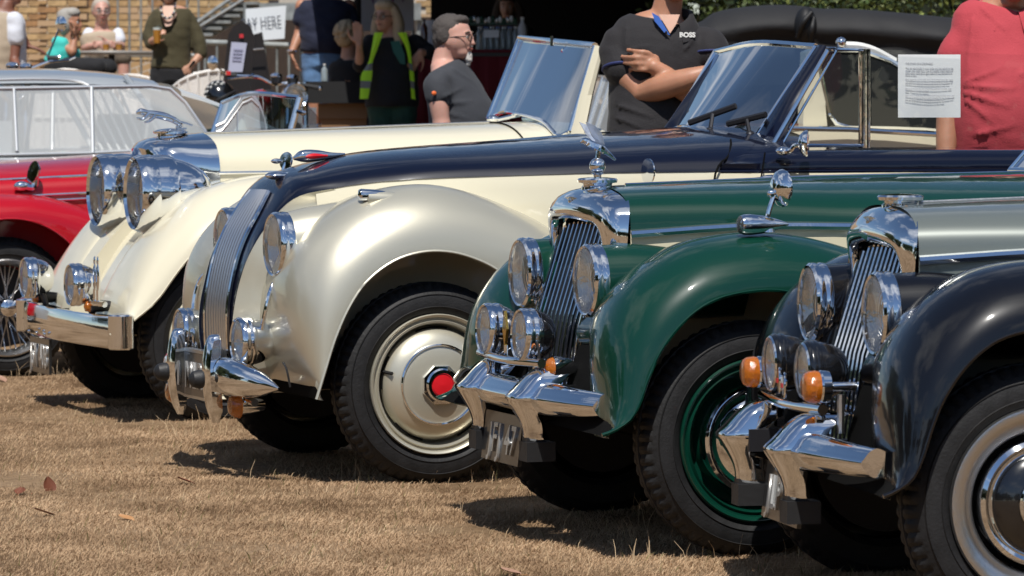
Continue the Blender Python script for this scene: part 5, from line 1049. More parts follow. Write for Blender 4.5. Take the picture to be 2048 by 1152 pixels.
# ------------------------------------------------------------------ motorcycles
def bike(label, Zb, q, mirror_l, bars, grip_r, gauges, light, tankc, rest=True):
    g = gB(light[0], Zb); t = thing('motorcycle', label, 'motorcycle', g); Q = lambda x, y, f=0: B(x, y, Zb) + DN * f
    m = Q(*mirror_l); obj('mirror', MB().lathe([(0, -.02), (.04, -.012), (.055, 0), (.05, .006), (0, .008)], m, RT * .5 - DN * .6, 24), CHROME, t)
    obj('mirror_stem', MB().tube([m, Q(*bars[0]) + V(0, 0, .005), Q(*bars[0])], .006, 6), CHROME, t)
    obj('handlebar', MB().tube([Q(*p) for p in bars], .012, 8, 20), CHROME, t)
    obj('grip', MB().tube([Q(*bars[0]), Q(bars[0][0] + 22, bars[0][1] + 1)], .018, 10), BRUB, t)
    obj('brake_lever', MB().tube([Q(bars[0][0] + 5, bars[0][1] + 8, .06), Q(bars[0][0] + 45, bars[0][1] + 4, .05), Q(bars[0][0] + 55, bars[0][1] - 2, .0)], .007, 6), CHROME, t)
    obj('grip', MB().tube([Q(*grip_r[0]), Q(*grip_r[1])], .016, 10), BRUB, t); obj('grip_end', MB().ell(Q(*grip_r[1]), (.018, .018, .018), 8, 6), CHROME, t)
    for gx, gy in gauges:
        c = Q(gx, gy); obj('gauge', MB().lathe([(.01, -.06), (.04, -.05), (.042, 0), (.03, .004)], c, (0, 0, 1), 24), DARKM, t); obj('gauge_rim', MB().lathe([(.043, -.006), (.046, 0), (.04, .014), (.02, .022), (0, .024)], c, (0, 0, 1), 24), CHROME, t)
    c = Q(light[0], light[1], .12); lamp(t, 'headlight', c, .092, .13, CHROME, ax=DN * .8 + RT * .45 + V(0, 0, .1), dome=.02)
    for s in (-1, 1): obj('fork', MB().tube([c - DN * .2 + RT * (.06 * s) + V(0, 0, .10), c - DN * .16 + RT * (.07 * s) - V(0, 0, .35), g + RT * .1 * s + DN * .2 + V(0, 0, .32)], .022, 8), CHROME, t)
    obj('front_tyre', MB().lathe([(.24, -.04), (.30, -.05), (.33, 0), (.30, .05), (.24, .04)], g + DN * .25 + V(0, 0, .33), RT, 40), RUBBER, t)
    obj('rear_tyre', MB().lathe([(.24, -.04), (.30, -.05), (.33, 0), (.30, .05), (.24, .04)], g - DN * 1.15 + V(0, 0, .33), RT, 40), RUBBER, t)
    k = c - DN * .5 - RT * .28 - V(0, 0, .07); obj('fuel_tank', MB().tube([k + DN * .28, k + DN * .15 + V(0, 0, .03), k - DN * .15, k - DN * .3 - V(0, 0, .06)], [.05, .09, .08, .03], 18, 14), tankc, t); obj('filler_cap', MB().lathe([(.03, 0), (.03, .02), (0, .025)], k + V(0, 0, .10), (0, 0, 1), 16), CHROME, t)
    obj('engine', MB().box(g - DN * .4 + V(0, 0, .42), (.3, .4, .35)).box(g - DN * .4 + V(0, 0, .65), (.2, .25, .2)), SATIN, t); obj('saddle', MB().tube([k - DN * .3, k - DN * .9], [.12, .13], 12), BRUB, t)
    return t
bt = bike('red motorcycle with a round chrome headlamp behind the ivory bonnet', 29.5, None, (425, 126, 0), [(452, 150), (480, 152), (520, 155), (545, 168), (560, 168), (575, 166), (600, 168)], [(600, 169), (640, 176)], [(553, 152), (585, 155)], (592, 192), RED)
t = bt; obj('red_reservoir', MB().box(B(456, 146, 29.4), (.03, .03, .03)), mat('lens_red', (.7, .03, .03), .2, coat=1), t)
bike('motorcycle mostly hidden behind the silver saloon roof', 27, None, (122, 48, 0), [(95, 116), (120, 114), (80, 130), (50, 140), (25, 140), (0, 142)], [(0, 140), (-60, 150)], [(52, 133), (25, 131)], (30, 175), BLACKP)
obj  # helmet
t = thing('helmet', 'black and white open helmet with a chequered band hanging on the motorcycle bar', 'helmet', B(440, 190, 29.2)); c = B(441, 196, 29.2)
Rh = Matrix((tuple(RT), tuple(DN), (0, 0, 1))).transposed() @ Matrix.Rotation(-.5, 3, 'Y')
obj('shell', MB().ell(c, (.115, .13, .135), 32, 20, Rh), mat('black_gloss', (.006, .006, .007), .2, coat=1), t)
obj('rim_trim', MB().tube([c + Rh @ V(.118 * cos(a), .133 * sin(a) , -.01) for a in np.linspace(0, 2 * pi, 30)], .010, 6), BRUB, t)
obj('white_crescent', MB().tube([c + Rh @ V(x, sqrt(max(0, 1 - (x / .115) ** 2 - (z / .135) ** 2)) * .133, z) for x, z in ((-.085, -.06), (-.04, -.095), (.02, -.10), (.05, -.09))], [.006, .016, .016, .005], 8, 12), WHITEP, t)
for i in range(12):
    for j in range(2):
        a = -1.3 + i * .19
        if True:
            x, z = .115 * sin(a) * .92, .135 * cos(a) * .80 - j * .016 + .01
            y = sqrt(max(0, 1 - (x / .115) ** 2 - (z / .135) ** 2)) * .13
            obj('chequer', MB().box(c + Rh @ V(x, y, z), (.016, .006, .014), Rh), WHITEP if (i + j) % 2 else BRUB, t)
# ================================================================== people
SKIN = mat('skin', (.50, .27, .18), .5, sss=.15, var=.15, vscale=12); SKIN2 = mat('skin_tan', (.42, .20, .12), .5, sss=.15, var=.15, vscale=12); SKIN3 = mat('skin_pink', (.58, .32, .25), .5, sss=.15, var=.12, vscale=12)
LIPS = mat('lips', (.35, .10, .08), .4); EYEW = mat('eye_white', (.7, .68, .65), .2); EYED = mat('eye_dark', (.02, .015, .01), .1)
def cloth(name, col, **k): return mat(name, col, .85, sheen=.2, bump=.25, bscale=160, **k)
def organic(name, mb, vox, m, parent, smooth=5, wr=0, ws=9, folds=()):
    me = bpy.data.meshes.new('tmp'); b = base_of(parent); me.from_pydata([(v[0] - b[0], v[1] - b[1], v[2] - b[2]) for v in mb.v], [], mb.f)
    bm = bmesh.new(); bm.from_mesh(me); bmesh.ops.recalc_face_normals(bm, faces=bm.faces); bm.to_mesh(me); bm.free()
    o = bpy.data.objects.new('tmp', me); COL.objects.link(o)
    r = o.modifiers.new('r', 'REMESH'); r.mode = 'VOXEL'; r.voxel_size = vox; r.use_smooth_shade = True
    s = o.modifiers.new('s', 'SMOOTH'); s.factor = .5; s.iterations = smooth
    me2 = bpy.data.meshes.new_from_object(o.evaluated_get(bpy.context.evaluated_depsgraph_get())); bpy.data.objects.remove(o)
    if wr:
        n_ = len(me2.vertices); co = np.zeros(n_ * 3); me2.vertices.foreach_get('co', co); co = co.reshape(-1, 3); nr = np.zeros(n_ * 3); me2.vertex_normals.foreach_get('vector', nr); nr = nr.reshape(-1, 3)
        d = np.array([noise.noise(V(c[0] * ws, c[1] * ws, c[2] * ws * 1.6)) + .5 * abs(noise.noise(V(c[0] * ws * .7 + 9, c[1] * ws * .7, (c[2] + c[0] * .5) * ws * 2.6))) for c in co]); co = co + nr * (d * wr)[:, None]; me2.vertices.foreach_set('co', co.ravel())
    if folds:
        n_ = len(me2.vertices); co = np.zeros(n_ * 3); me2.vertices.foreach_get('co', co); co = co.reshape(-1, 3); nr = np.zeros(n_ * 3); me2.vertex_normals.foreach_get('vector', nr); nr = nr.reshape(-1, 3); d = np.zeros(n_)
        for p0, p1, w_, am in folds:
            pr_ = lambda c_: np.stack([c_ @ np.array(tuple(RT)), c_[:, 2]], 1)
            a = pr_(np.array([tuple(V(*p0) - b)]))[0]; e = pr_(np.array([tuple(V(*p1) - b)]))[0] - a; c2 = pr_(co); t_ = ((c2 - a) @ e) / (e @ e); tt = np.clip(t_, 0, 1); off = c2 - (a + tt[:, None] * e); sd_ = (off[:, 0] * e[1] - off[:, 1] * e[0]) / np.linalg.norm(e); dist = np.linalg.norm(off, axis=1)
            fr_ = np.clip(nr @ np.array(tuple(DN)) * 2, 0, 1) * (1 - .75 * tt); d += fr_ * am * (np.exp(-(dist / w_) ** 2) - .8 * np.exp(-(dist / w_) ** 2 * .35) * (sd_ > 0))
        co = co + nr * d[:, None]; me2.vertices.foreach_set('co', co.ravel())
    me2.name = name; me2.materials.clear(); me2.materials.append(m); me2.polygons.foreach_set('use_smooth', [True] * len(me2.polygons))
    o = bpy.data.objects.new(name, me2); COL.objects.link(o); o.parent = parent; TOP[o.name] = b; return o
def limb(mb, pts, r, n=None):
    mb.tube(pts, r, 14, n or max(8, 5 * len(pts)))
    for p, q in ((pts[0], r[0]), (pts[-1], r[-1])): mb.ell(p, (q, q, q), 12, 8)
def hand(mb, w, d, n, curl=.6, th=1, sc=1.0):
    w = V(*w); d = V(*d).normalized(); n = V(*n); n = (n - d * n.dot(d)).normalized(); l = d.cross(n) * th
    mb.tube([w - d * .02, w + d * .02 * sc, w + d * .06 * sc, w + d * .095 * sc], [(.024 * sc, .018 * sc), (.032 * sc, .016 * sc), (.04 * sc, .015 * sc), (.037 * sc, .012 * sc)], 12, flat=l)
    for i, k in enumerate((.95, 1.05, .98, .78)):
        p = w + d * .088 * sc + l * (.030 - .0205 * i) * sc; a = 0; pts = [p - d * .02, p]; 
        for sl, da in ((.043, .45), (.027, .85), (.022, .6)): a += curl * da; p = p + (d * cos(a) + n * sin(a) + l * (.06 - .04 * i) * (1 - curl * .6)) * sl * k * sc; pts.append(p)
        mb.tube(pts, [.0105 * sc, .0105 * sc, .0095 * sc, .0088 * sc, .0068 * sc], 8, 14); mb.ell(pts[-1], (.0068 * sc,) * 3, 8, 6)
    p = w + d * .025 * sc + l * .024 * sc; pts = [p, p + (d * .6 + l * .75 + n * .25 * curl) * .04 * sc, p + (d * .95 + l * .75 + n * .5 * curl) * .062 * sc, p + (d * 1.35 + l * .7 + n * .8 * curl) * .078 * sc]
    mb.tube(pts, [.015 * sc, .012 * sc, .0105 * sc, .008 * sc], 8, 12); mb.ell(pts[-1], (.008 * sc,) * 3, 8, 6)
def frame(d, up=V(0, 0, 1)):
    d = V(*d).normalized(); l = d.cross(up).normalized(); u = l.cross(d); return Matrix((tuple(l), tuple(d), tuple(u))).transposed()
def head(mb, c, M, sc=1.0, fat=1.0):
    E = lambda x, y, z, a, b_, c_: mb.ell(c + M @ V(x, y, z) * sc, (a * sc * (fat if a > .05 else 1), b_ * sc, c_ * sc), 20, 14, M)
    E(0, -.012, .035, .075, .095, .082); E(0, .02, -.005, .064 * fat, .072, .085); E(0, .042, -.062, .045 * fat, .045, .042); E(0, .066, -.082, .022, .02, .018)
    E(0, .093, -.005, .0105, .014, .026); E(0, .102, -.022, .014, .014, .010); E(.012, .095, -.024, .008, .009, .007); E(-.012, .095, -.024, .008, .009, .007)
    E(0, .082, .028, .045, .012, .010); E(.035, .062, -.025, .022, .02, .02); E(-.035, .062, -.025, .022, .02, .02); E(0, .086, -.050, .022, .010, .007)
    for s in (-1, 1): E(s * .074, -.006, -.008, .008, .018, .030)
def face(root, c, M, sc=1.0):
    for s in (-1, 1):
        obj('eye', MB().ell(c + M @ V(s * .030, .077, .008) * sc, (.013 * sc, .010 * sc, .009 * sc), 12, 8, M), EYEW, root); obj('iris', MB().ell(c + M @ V(s * .030, .085, .008) * sc, (.006 * sc, .003 * sc, .006 * sc), 10, 6, M), EYED, root)
        obj('eyebrow', MB().tube([c + M @ V(s * .048, .078, .030) * sc, c + M @ V(s * .03, .088, .034) * sc, c + M @ V(s * .014, .088, .030) * sc], [.003 * sc, .005 * sc, .004 * sc], 6, 8), mat('brow', (.10, .07, .05), .9), root)
    obj('mouth', MB().tube([c + M @ V(.024, .084, -.052) * sc, c + M @ V(0, .095, -.050) * sc, c + M @ V(-.024, .084, -.052) * sc], [.003 * sc, .006 * sc, .003 * sc], 8, 10), LIPS, root)
def specs(root, c, M, m, sc=1.0):
    o = MB()
    for s in (-1, 1):
        o.tube([c + M @ V(s * .034 + .026 * cos(a), .098, .004 + .018 * sin(a)) * sc for a in np.linspace(0, 2 * pi, 20)], .0022 * sc, 6); o.tube([c + M @ V(s * .060, .097, .010) * sc, c + M @ V(s * .078, .04, .010) * sc, c + M @ V(s * .078, -.01, .004) * sc], .0025 * sc, 6)
    o.tube([c + M @ V(-.009, .099, .006) * sc, c + M @ V(.009, .099, .006) * sc], .002 * sc, 6)
    g = obj('glasses', o, m, root); obj('glasses_lens', MB().add([c + M @ V(s * .034 + .025 * cos(a), .098, .004 + .017 * sin(a)) * sc for s in (-1, 1) for a in np.linspace(0, 2 * pi, 13)[:-1]], [tuple(range(12)), tuple(range(12, 24))]), CLEAR, g, 0)
def hair(root, c, M, m, kind='short', sc=1.0, seed=0, fat=1.0):
    mb = MB(); E = lambda x, y, z, a, b_, c_: mb.ell(c + M @ V(x, y, z) * sc, (a * sc, b_ * sc, c_ * sc), 20, 14, M)
    E(0, -.022, .050, .080 * fat, .092, .078); E(0, -.055, .0, .070 * fat, .055, .07)
    for s in (-1, 1): E(s * .07 * fat, -.03, .02, .014, .04, .045)
    if kind == 'short': E(0, .03, .095, .06, .045, .025)
    if kind == 'bob':
        E(0, .02, .085, .075, .065, .045); E(0, -.03, .0, .092, .075, .11)
    if kind == 'long':
        E(0, .02, .088, .078, .07, .05)
        for s in (-1, 1): mb.tube([c + M @ V(s * .06, 0, .08) * sc, c + M @ V(s * .092, -.01, .0) * sc, c + M @ V(s * .105, -.01, -.10) * sc, c + M @ V(s * .115, -.0, -.20) * sc, c + M @ V(s * .09, .01, -.26) * sc], [.03, .038, .045, .04, .012], 12, 20)
        mb.tube([c + M @ V(0, -.06, .05) * sc, c + M @ V(0, -.09, -.06) * sc, c + M @ V(0, -.09, -.2) * sc], [(.07), .085, .05], 14, 16)
    if kind == 'curly':
        rg = random.Random(seed)
        for k in range(60):
            a, b_ = rg.uniform(0, 2 * pi), rg.uniform(-.4, 1.4); E(.082 * cos(a) * cos(b_), -.02 + .092 * sin(a) * cos(b_), .03 + .09 * sin(b_), .020, .020, .020)
    return organic('hair', mb, .006 * sc, m, root, 3, .0035, 80)
def build(label, loc, body, body_m, parts, vox=.009, cat='person', name='person'):
    t = thing(name, label, cat, loc); organic('body', body, vox, body_m, t, 4)
    for nm, mb, m, wr, *fo in parts: organic(nm, mb, vox * 1.25, m, t, 4, wr, 9, fo[0] if fo else ())
    return t
def torso(mb, pts, lat, grow=0.0):
    """pts: (point, half width, half depth)"""
    q = crs([(*tuple(p), a, b_) for p, a, b_ in pts], 18); mb.tube([V(*r[:3]) for r in q], [(r[3] + grow, r[4] + grow) for r in q], 24, flat=lat)
def legs(mb, hipL, hipR, g, r=(.09, .06, .045), grow=0, stop=None, lift=0):
    for h in (hipL, hipR):
        f = V(h.x, h.y, g.z + .05); k = h.lerp(f, .52) + DN * .03; e = f if stop is None else h.lerp(f, stop)
        limb(mb, [h, k, e] if stop is None else [h, h.lerp(e, .5), e], [r[0] + grow, r[1] + grow, r[2] + grow])
def shoes(t, hs, g):
    for h in hs: f = V(h.x, h.y, g.z + .04); obj('shoe', MB().ell(f + DN * .06, (.05, .05, .05)).tube([f - DN * .05, f + DN * .17], [.045, .04], 12), BRUB, t)
def COLP(a, r0, r1, h, k=1.0):
    return (RT * sin(a) + DN * cos(a) * .95) * (r1 * k) + V(0, 0, -h + .035 * (1 - cos(a)) * .5 - .02 * max(0, cos(a)))
def collar(t, c, m, r0, r1, h):
    rows = []
    for a in np.linspace(.42, 2 * pi - .42, 40):
        up = .035 * (1 - cos(a)) * .5 - .045 * max(0, cos(a)); d = RT * sin(a) + DN * cos(a) * .95
        rows.append([c + d * (r0 - .012) + V(0, 0, up - .02), c + d * (r0 - .002) + V(0, 0, up + .012), c + d * (r0 + .012) + V(0, 0, up + .010), c + d * ((r0 + r1) / 2) + V(0, 0, up - h * .35), c + COLP(a, r0, r1, h) + V(0, 0, -.03 * max(0, cos(a)))])
    return obj('collar', MB().grid(rows), m, t, 70)
# --- man in the dark polo shirt, arms crossed
Z = 16.9; Q = lambda x, y, f=0: B(x, y, Z) + DN * f
g = gB(1305, Z); bd = MB(); hL, hR = Q(1268, 372), Q(1344, 372); hc = Q(1346, -52, .03); Mh = frame(DN + RT * .35)
head(bd, hc, Mh, 1.12); bd.tube([Q(1340, -20), Q(1334, 20, -.01), Q(1330, 45, -.02)], [.06, .064, .085], 16, 10)
tp = [(Q(1332, 26, -.02), .075, .065), (Q(1328, 42, -.02), .14, .085), (Q(1324, 62, -.02), .20, .10), (Q(1322, 90, -.01), .215, .118), (Q(1318, 130, -.0), .205, .125), (Q(1310, 200, .0), .19, .135), (Q(1305, 270, .02), .185, .14), (Q(1304, 340, 0), .185, .125), (Q(1305, 385, 0), .17, .11)]
torso(bd, tp, RT, -.012); legs(bd, hL, hR, g, (.10, .07, .05))
sL, eL, wL = Q(1236, 84), Q(1282, 186, .10), Q(1402, 148, .24)
limb(bd, [sL, Q(1238, 130, .03), eL], [.062, .060, .048]); limb(bd, [eL, Q(1330, 172, .18), Q(1375, 158, .23), wL], [.050, .056, .046, .034]); hand(bd, wL, RT + DN * -.3 + V(0, 0, .1), -DN, .5, 1, 1.1)
sR, eR, wR = Q(1408, 86), Q(1426, 180, .10), Q(1330, 150, .16)
limb(bd, [sR, Q(1426, 130, .03), eR], [.062, .058, .046]); limb(bd, [eR, Q(1375, 185, .15), wR], [.048, .050, .036])
hw = Q(1304, 134, .17)
limb(bd, [wR, hw], [.036, .032], 6)
for i, (x0, y0, x1, y1) in enumerate(((1296, 108, 1254, 101), (1292, 119, 1243, 114), (1292, 130, 1247, 127), (1296, 141, 1259, 139))):
    a, c_ = Q(x0, y0, .17), Q(x1, y1, .115); m_ = a.lerp(c_, .5) + DN * .03; bd.tube([Q(1304, 124 + 4 * i, .15), a, m_, c_], [.0115, .0115, .0108, .0095], 8, 16); bd.ell(c_, (.010,) * 3, 8, 6)
bd.ell(Q(1304, 124, .15), (.032, .02, .034), 12, 8)
sh = MB(); torso(sh, tp[1:], RT, .008); limb(sh, [sL, Q(1234, 104, .0), Q(1244, 138, .04)], [.068, .078, .080]); limb(sh, [sR, Q(1417, 92, .01), Q(1423, 108, .03)], [.070, .078, .078])
cl = MB(); 
tr = MB(); torso(tr, tp[6:], RT, .006); legs(tr, hL, hR, g, (.10, .07, .055), .012, .96)
POLO = cloth('charcoal_pique', (.012, .0105, .0125))
t = build('man in a charcoal polo shirt with crossed arms, cut off above the chin', g, bd, SKIN2, [('polo_shirt', sh, POLO, .005, [(Q(1240, 215, .12), Q(1300, 235, .17), .012, .010), (Q(1236, 240, .10), Q(1290, 262, .16), .013, .010), (Q(1250, 60, .06), Q(1246, 120, .1), .010, .007), (Q(1370, 100, .12), Q(1400, 60, .08), .010, .007), (Q(1340, 72, .12), Q(1345, 125, .13), .007, .004), (Q(1262, 100, .10), Q(1300, 95, .13), .010, .006)]), ('trousers', tr, cloth('dark_denim', (.02, .022, .03)), .006)], .0065)
face(t, hc, Mh, 1.12); hair(t, hc, Mh, mat('hair_dark', (.05, .035, .025), .8), 'short', 1.12); shoes(t, (hL, hR), g)
collar(t, Q(1338, 36, .0), POLO, .088, .135, .062)
obj('collar_tipping', MB().tube([Q(1338, 36, .0) + COLP(a, .088, .135, .062, 1.02) + V(0, 0, -.004) for a in np.linspace(-2.6, -.62, 14)], .0035, 6), WHITEP, t)
obj('neck_opening', MB().add([Q(1316, 30, .085), Q(1358, 30, .085), Q(1350, 50, .106), Q(1338, 68, .118)], [(0, 1, 2, 3)]), SKIN2, t)
obj('placket_lining', MB().add([Q(1302, 26, .086), Q(1316, 34, .104), Q(1338, 72, .126), Q(1326, 66, .122), Q(1308, 44, .108)], [(0, 1, 2, 3, 4)]), mat('lining_blue', (.02, .09, .36), .8), t)
obj('button', MB().ell(Q(1330, 66, .125), (.006, .004, .006), 10, 6), EYED, t)
text('chest_lettering', 'BOSS', .028, WHITEP, t, Q(1357, 75, .101), RT - DN * .16, V(0, 0, 1) - DN * .1, .001, .0012, 1.05)
obj('sleeve_trim', MB().tube([Q(1244, 139, .04) + (RT * cos(a) * .083 + (DN * .9 + V(0, 0, .35)) * sin(a) * .083) for a in np.linspace(0, 2 * pi, 24)], .006, 6), mat('trim_navy', (.02, .03, .12), .8), t)
obj('sleeve_trim', MB().tube([Q(1424, 109, .03) + (RT * cos(a) * .083 + (DN * .95 + V(0, 0, .2)) * sin(a) * .083) for a in np.linspace(0, 2 * pi, 24)], .006, 6), mat('trim_navy', (.02, .03, .12), .8), t)
# --- man in the coral red shirt
Z = 17.1; g = gB(2005, Z); bd = MB(); hL, hR = Q(1962, 372), Q(2044, 372); hc = Q(2030, -50, .05); Mh = frame(DN - RT * .2)
head(bd, hc, Mh, 1.12); bd.tube([Q(2024, -20), Q(2018, 15)], [.065, .08], 16, 8)
tp = [(Q(2014, 4, -.02), .08, .07), (Q(2010, 18, -.02), .14, .09), (Q(2005, 38, -.02), .20, .11), (Q(2000, 120, .0), .205, .15), (Q(2006, 200, .03), .215, .19), (Q(2008, 260, .03), .215, .19), (Q(2004, 325, .01), .20, .16), (Q(2004, 380, .0), .18, .13)]
torso(bd, tp, RT, -.014); legs(bd, hL, hR, g, (.10, .07, .05))
sL = Q(1930, 76); limb(bd, [sL, Q(1904, 160, .0), Q(1894, 232, .03)], [.062, .056, .046]); limb(bd, [Q(1894, 232, .03), Q(1890, 290, .06), Q(1886, 352, .09)], [.050, .046, .032]); hand(bd, Q(1886, 352, .09), V(0, 0, -1), -RT, .5, 1)
sR = Q(2084, 76); limb(bd, [sR, Q(2112, 160), Q(2112, 240)], [.062, .056, .046]); limb(bd, [Q(2112, 240), Q(2110, 350, .05)], [.050, .032]); hand(bd, Q(2110, 350, .05), V(0, 0, -1), RT, .5, -1)
sh = MB(); torso(sh, tp[1:7], RT, .010); limb(sh, [sL, Q(1916, 104, .0), Q(1902, 152, .0)], [.072, .082, .086]); limb(sh, [sR, Q(2106, 100), Q(2110, 150)], [.082, .086, .088])
tr = MB(); torso(tr, tp[6:], RT, .006); legs(tr, hL, hR, g, (.10, .07, .055), .012, .5)
CORAL = cloth('coral_cotton', (.43, .045, .06))
t = build('man in a coral red shirt behind the paper notice at the right edge', g, bd, SKIN2, [('shirt', sh, CORAL, .004, [(Q(1930, 165, .12), Q(1990, 140, .16), .012, .012), (Q(1928, 175, .12), Q(2010, 180, .2), .014, .014), (Q(1926, 190, .12), Q(2000, 215, .2), .014, .013), (Q(1925, 205, .12), Q(1975, 250, .2), .013, .011), (Q(1960, 20, .05), Q(2030, 90, .16), .010, .006), (Q(1940, 40, .08), Q(1925, 140, .1), .010, .008), (Q(1950, 270, .16), Q(2010, 255, .22), .016, .012), (Q(2030, 150, .2), Q(2060, 230, .2), .016, .010)]), ('shorts', tr, cloth('stone_cotton', (.3, .27, .22)), .006)], .009)
collar(t, Q(2012, 12, .0), CORAL, .095, .15, .065)
hair(t, hc, Mh, mat('hair_dark', (.05, .035, .025), .8), 'short', 1.12); face(t, hc, Mh, 1.12); shoes(t, (hL, hR), g)
# --- bearded man in the grey tee, in profile
Z = 21.6; g = gB(915, Z); bd = MB(); hc = Q(908, 78, .0); Mh = frame(RT + DN * .35); LT = (RT * .3 - DN).normalized()
head(bd, hc, Mh, 1.08, 1.12); bd.tube([Q(896, 92), Q(888, 118), Q(886, 138)], [.060, .062, .070], 16, 8); hL, hR = Q(912, 300, .10), Q(918, 300, -.12)
tp = [(Q(888, 122, 0), .08, .075), (Q(889, 132, 0), .13, .085), (Q(898, 152, 0), .185, .11), (Q(915, 205, 0), .19, .155), (Q(926, 245, 0), .19, .175), (Q(925, 280, 0), .19, .16), (Q(915, 310, 0), .17, .13)]
torso(bd, tp, LT, -.012); legs(bd, hL, hR, g, (.10, .07, .05))
sL = Q(874, 158, .17); limb(bd, [sL - V(0, 0, .05), Q(878, 200, .2), Q(884, 245, .2)], [.06, .056, .046]); limb(bd, [Q(884, 245, .2), Q(895, 300, .22), Q(905, 335, .24)], [.05, .045, .032]); hand(bd, Q(905, 335, .24), V(0, 0, -1), RT, .6)
sR = Q(900, 158, -.17); limb(bd, [sR - V(0, 0, .05), Q(905, 210, -.2), Q(925, 300, -.2)], [.06, .05, .034]); hand(bd, Q(925, 300, -.2), V(0, 0, -1), RT, .6, -1)
sh = MB(); torso(sh, tp[1:], LT, .010); limb(sh, [sL - V(0, 0, .012) + RT * .02, Q(876, 172, .18), Q(879, 191, .19)], [.066, .076, .076]); limb(sh, [sR, Q(904, 190, -.19)], [.080, .080])
tr = MB(); torso(tr, tp[5:], LT, .006); legs(tr, hL, hR, g, (.10, .07, .055), .012, .96)
t = build('bearded man in glasses and a dark grey tee shirt, seen in profile', g, bd, SKIN3, [('tee_shirt', sh, cloth('slate_cotton', (.034, .037, .045)), .004, [(Q(892, 195, .2), Q(925, 178, .18), .012, .010), (Q(895, 210, .2), Q(940, 205, .2), .014, .012), (Q(892, 228, .2), Q(935, 238, .2), .013, .010), (Q(905, 140, .15), Q(955, 170, .12), .012, .008)]), ('trousers', tr, cloth('dark_denim', (.02, .022, .03)), .006)], .009)
face(t, hc, Mh, 1.08); specs(t, hc, Mh, DARKM, 1.08); hair(t, hc, Mh, mat('hair_grey_brown', (.06, .05, .045), .8), 'short', 1.08, 0, 1.06); shoes(t, (hL, hR), g)
b_ = MB(); E = lambda x, y, z, a, c_, e: b_.ell(hc + Mh @ V(x, y, z) * 1.08, (a, c_, e), 12, 8, Mh); E(0, .075, -.080, .026, .022, .024); E(0, .078, -.100, .024, .020, .026); E(0, .076, -.122, .015, .014, .018); E(0, .094, -.038, .022, .008, .006); organic('goatee', b_, .006, mat('beard_white', (.55, .52, .48), .9), t, 2, .004, 50)
obj('orange_tab', MB().ell(Q(870, 187, .275), (.014, .006, .012), 10, 6), mat('orange_tab', (.8, .15, .03), .6), t)
# --- woman in the yellow hi-vis vest
Z = 31.2; g = gB(785, Z); bd = MB(); hc = Q(773, 36, .02); Mh = frame(DN * .8 - RT * .6); head(bd, hc, Mh, 1.05)
bd.tube([Q(778, 52), Q(782, 70)], [.05, .065], 14, 8); hL, hR = Q(766, 215), Q(804, 215)
tp = [(Q(784, 66), .07, .06), (Q(786, 76), .15, .09), (Q(787, 100), .19, .12), (Q(785, 140), .185, .15), (Q(784, 175), .195, .16), (Q(784, 215), .20, .15)]
torso(bd, tp, RT, -.012); legs(bd, hL, hR, g, (.10, .07, .05))
limb(bd, [Q(740, 84), Q(722, 132, .03), Q(720, 92, .14)], [.05, .045, .026], 16); hand(bd, Q(720, 90, .14), V(0, 0, 1) - RT * .1, DN, .12, -1)
limb(bd, [Q(830, 84), Q(868, 112, .02)], [.05, .04]); limb(bd, [Q(868, 112, .02), Q(842, 104, .14)], [.04, .026]); hand(bd, Q(842, 104, .14), -RT * .6 - V(0, 0, 1), -DN, .4)
jk = MB(); torso(jk, tp[1:], RT, .012); limb(jk, [Q(740, 84), Q(722, 130, .03)], [.062, .062]); limb(jk, [Q(830, 84), Q(868, 110, .02), Q(856, 106, .09)], [.062, .055, .048], 14)
tr = MB(); torso(tr, tp[4:], RT, .004); legs(tr, hL, hR, g, (.11, .09, .08), .014, .96)
t = build('woman with long fair hair in a yellow safety vest, one hand raised', g, bd, SKIN, [('jacket', jk, cloth('black_jersey', (.006, .006, .008)), .008), ('trousers', tr, cloth('green_satin', (.01, .05, .035), var=.5, vscale=7), .008)], .009)
face(t, hc, Mh, 1.05); specs(t, hc, Mh, DARKM, 1.05); hair(t, hc, Mh, mat('hair_fair', (.42, .32, .20), .7), 'long', 1.05); shoes(t, (hL, hR), g)
HV = mat('hi_vis_yellow', (.45, .85, .02), .7); RF = mat('reflective_tape', (.16, .17, .16), .4)
for sgn, ed in ((-1, [(750, 66, 768, 66), (744, 100, 756, 100), (738, 125, 747, 125), (724, 150, 746, 150), (722, 175, 742, 175), (721, 198, 738, 198)]), (1, [(796, 66, 814, 66), (812, 95, 822, 100), (818, 125, 825, 125), (820, 150, 829, 150), (822, 175, 830, 175), (824, 198, 832, 200)])):
    rows = [[Q(a, y, .15 + .0 * i), Q((a + c) / 2, y, .19), Q(c, y2, .185)] for i, (a, y, c, y2) in enumerate(ed)]
    rr = smooth_rows([[tuple(p) for p in r] for r in rows], 20); obj('vest_panel', MB().grid(rr), HV, t, 60)
    for i0 in (9, 14): obj('vest_tape', MB().grid([[tuple(V(*p) + DN * .006) for p in r] for r in rr[i0:i0 + 3]]), RF, t, 60)
obj('blouse', MB().grid([[Q(782, 84, .14), Q(800, 82, .15)], [Q(788, 105, .175), Q(810, 110, .175)], [Q(802, 128, .182), Q(812, 130, .178)]]), mat('blouse_green', (.02, .11, .08), .6), t)
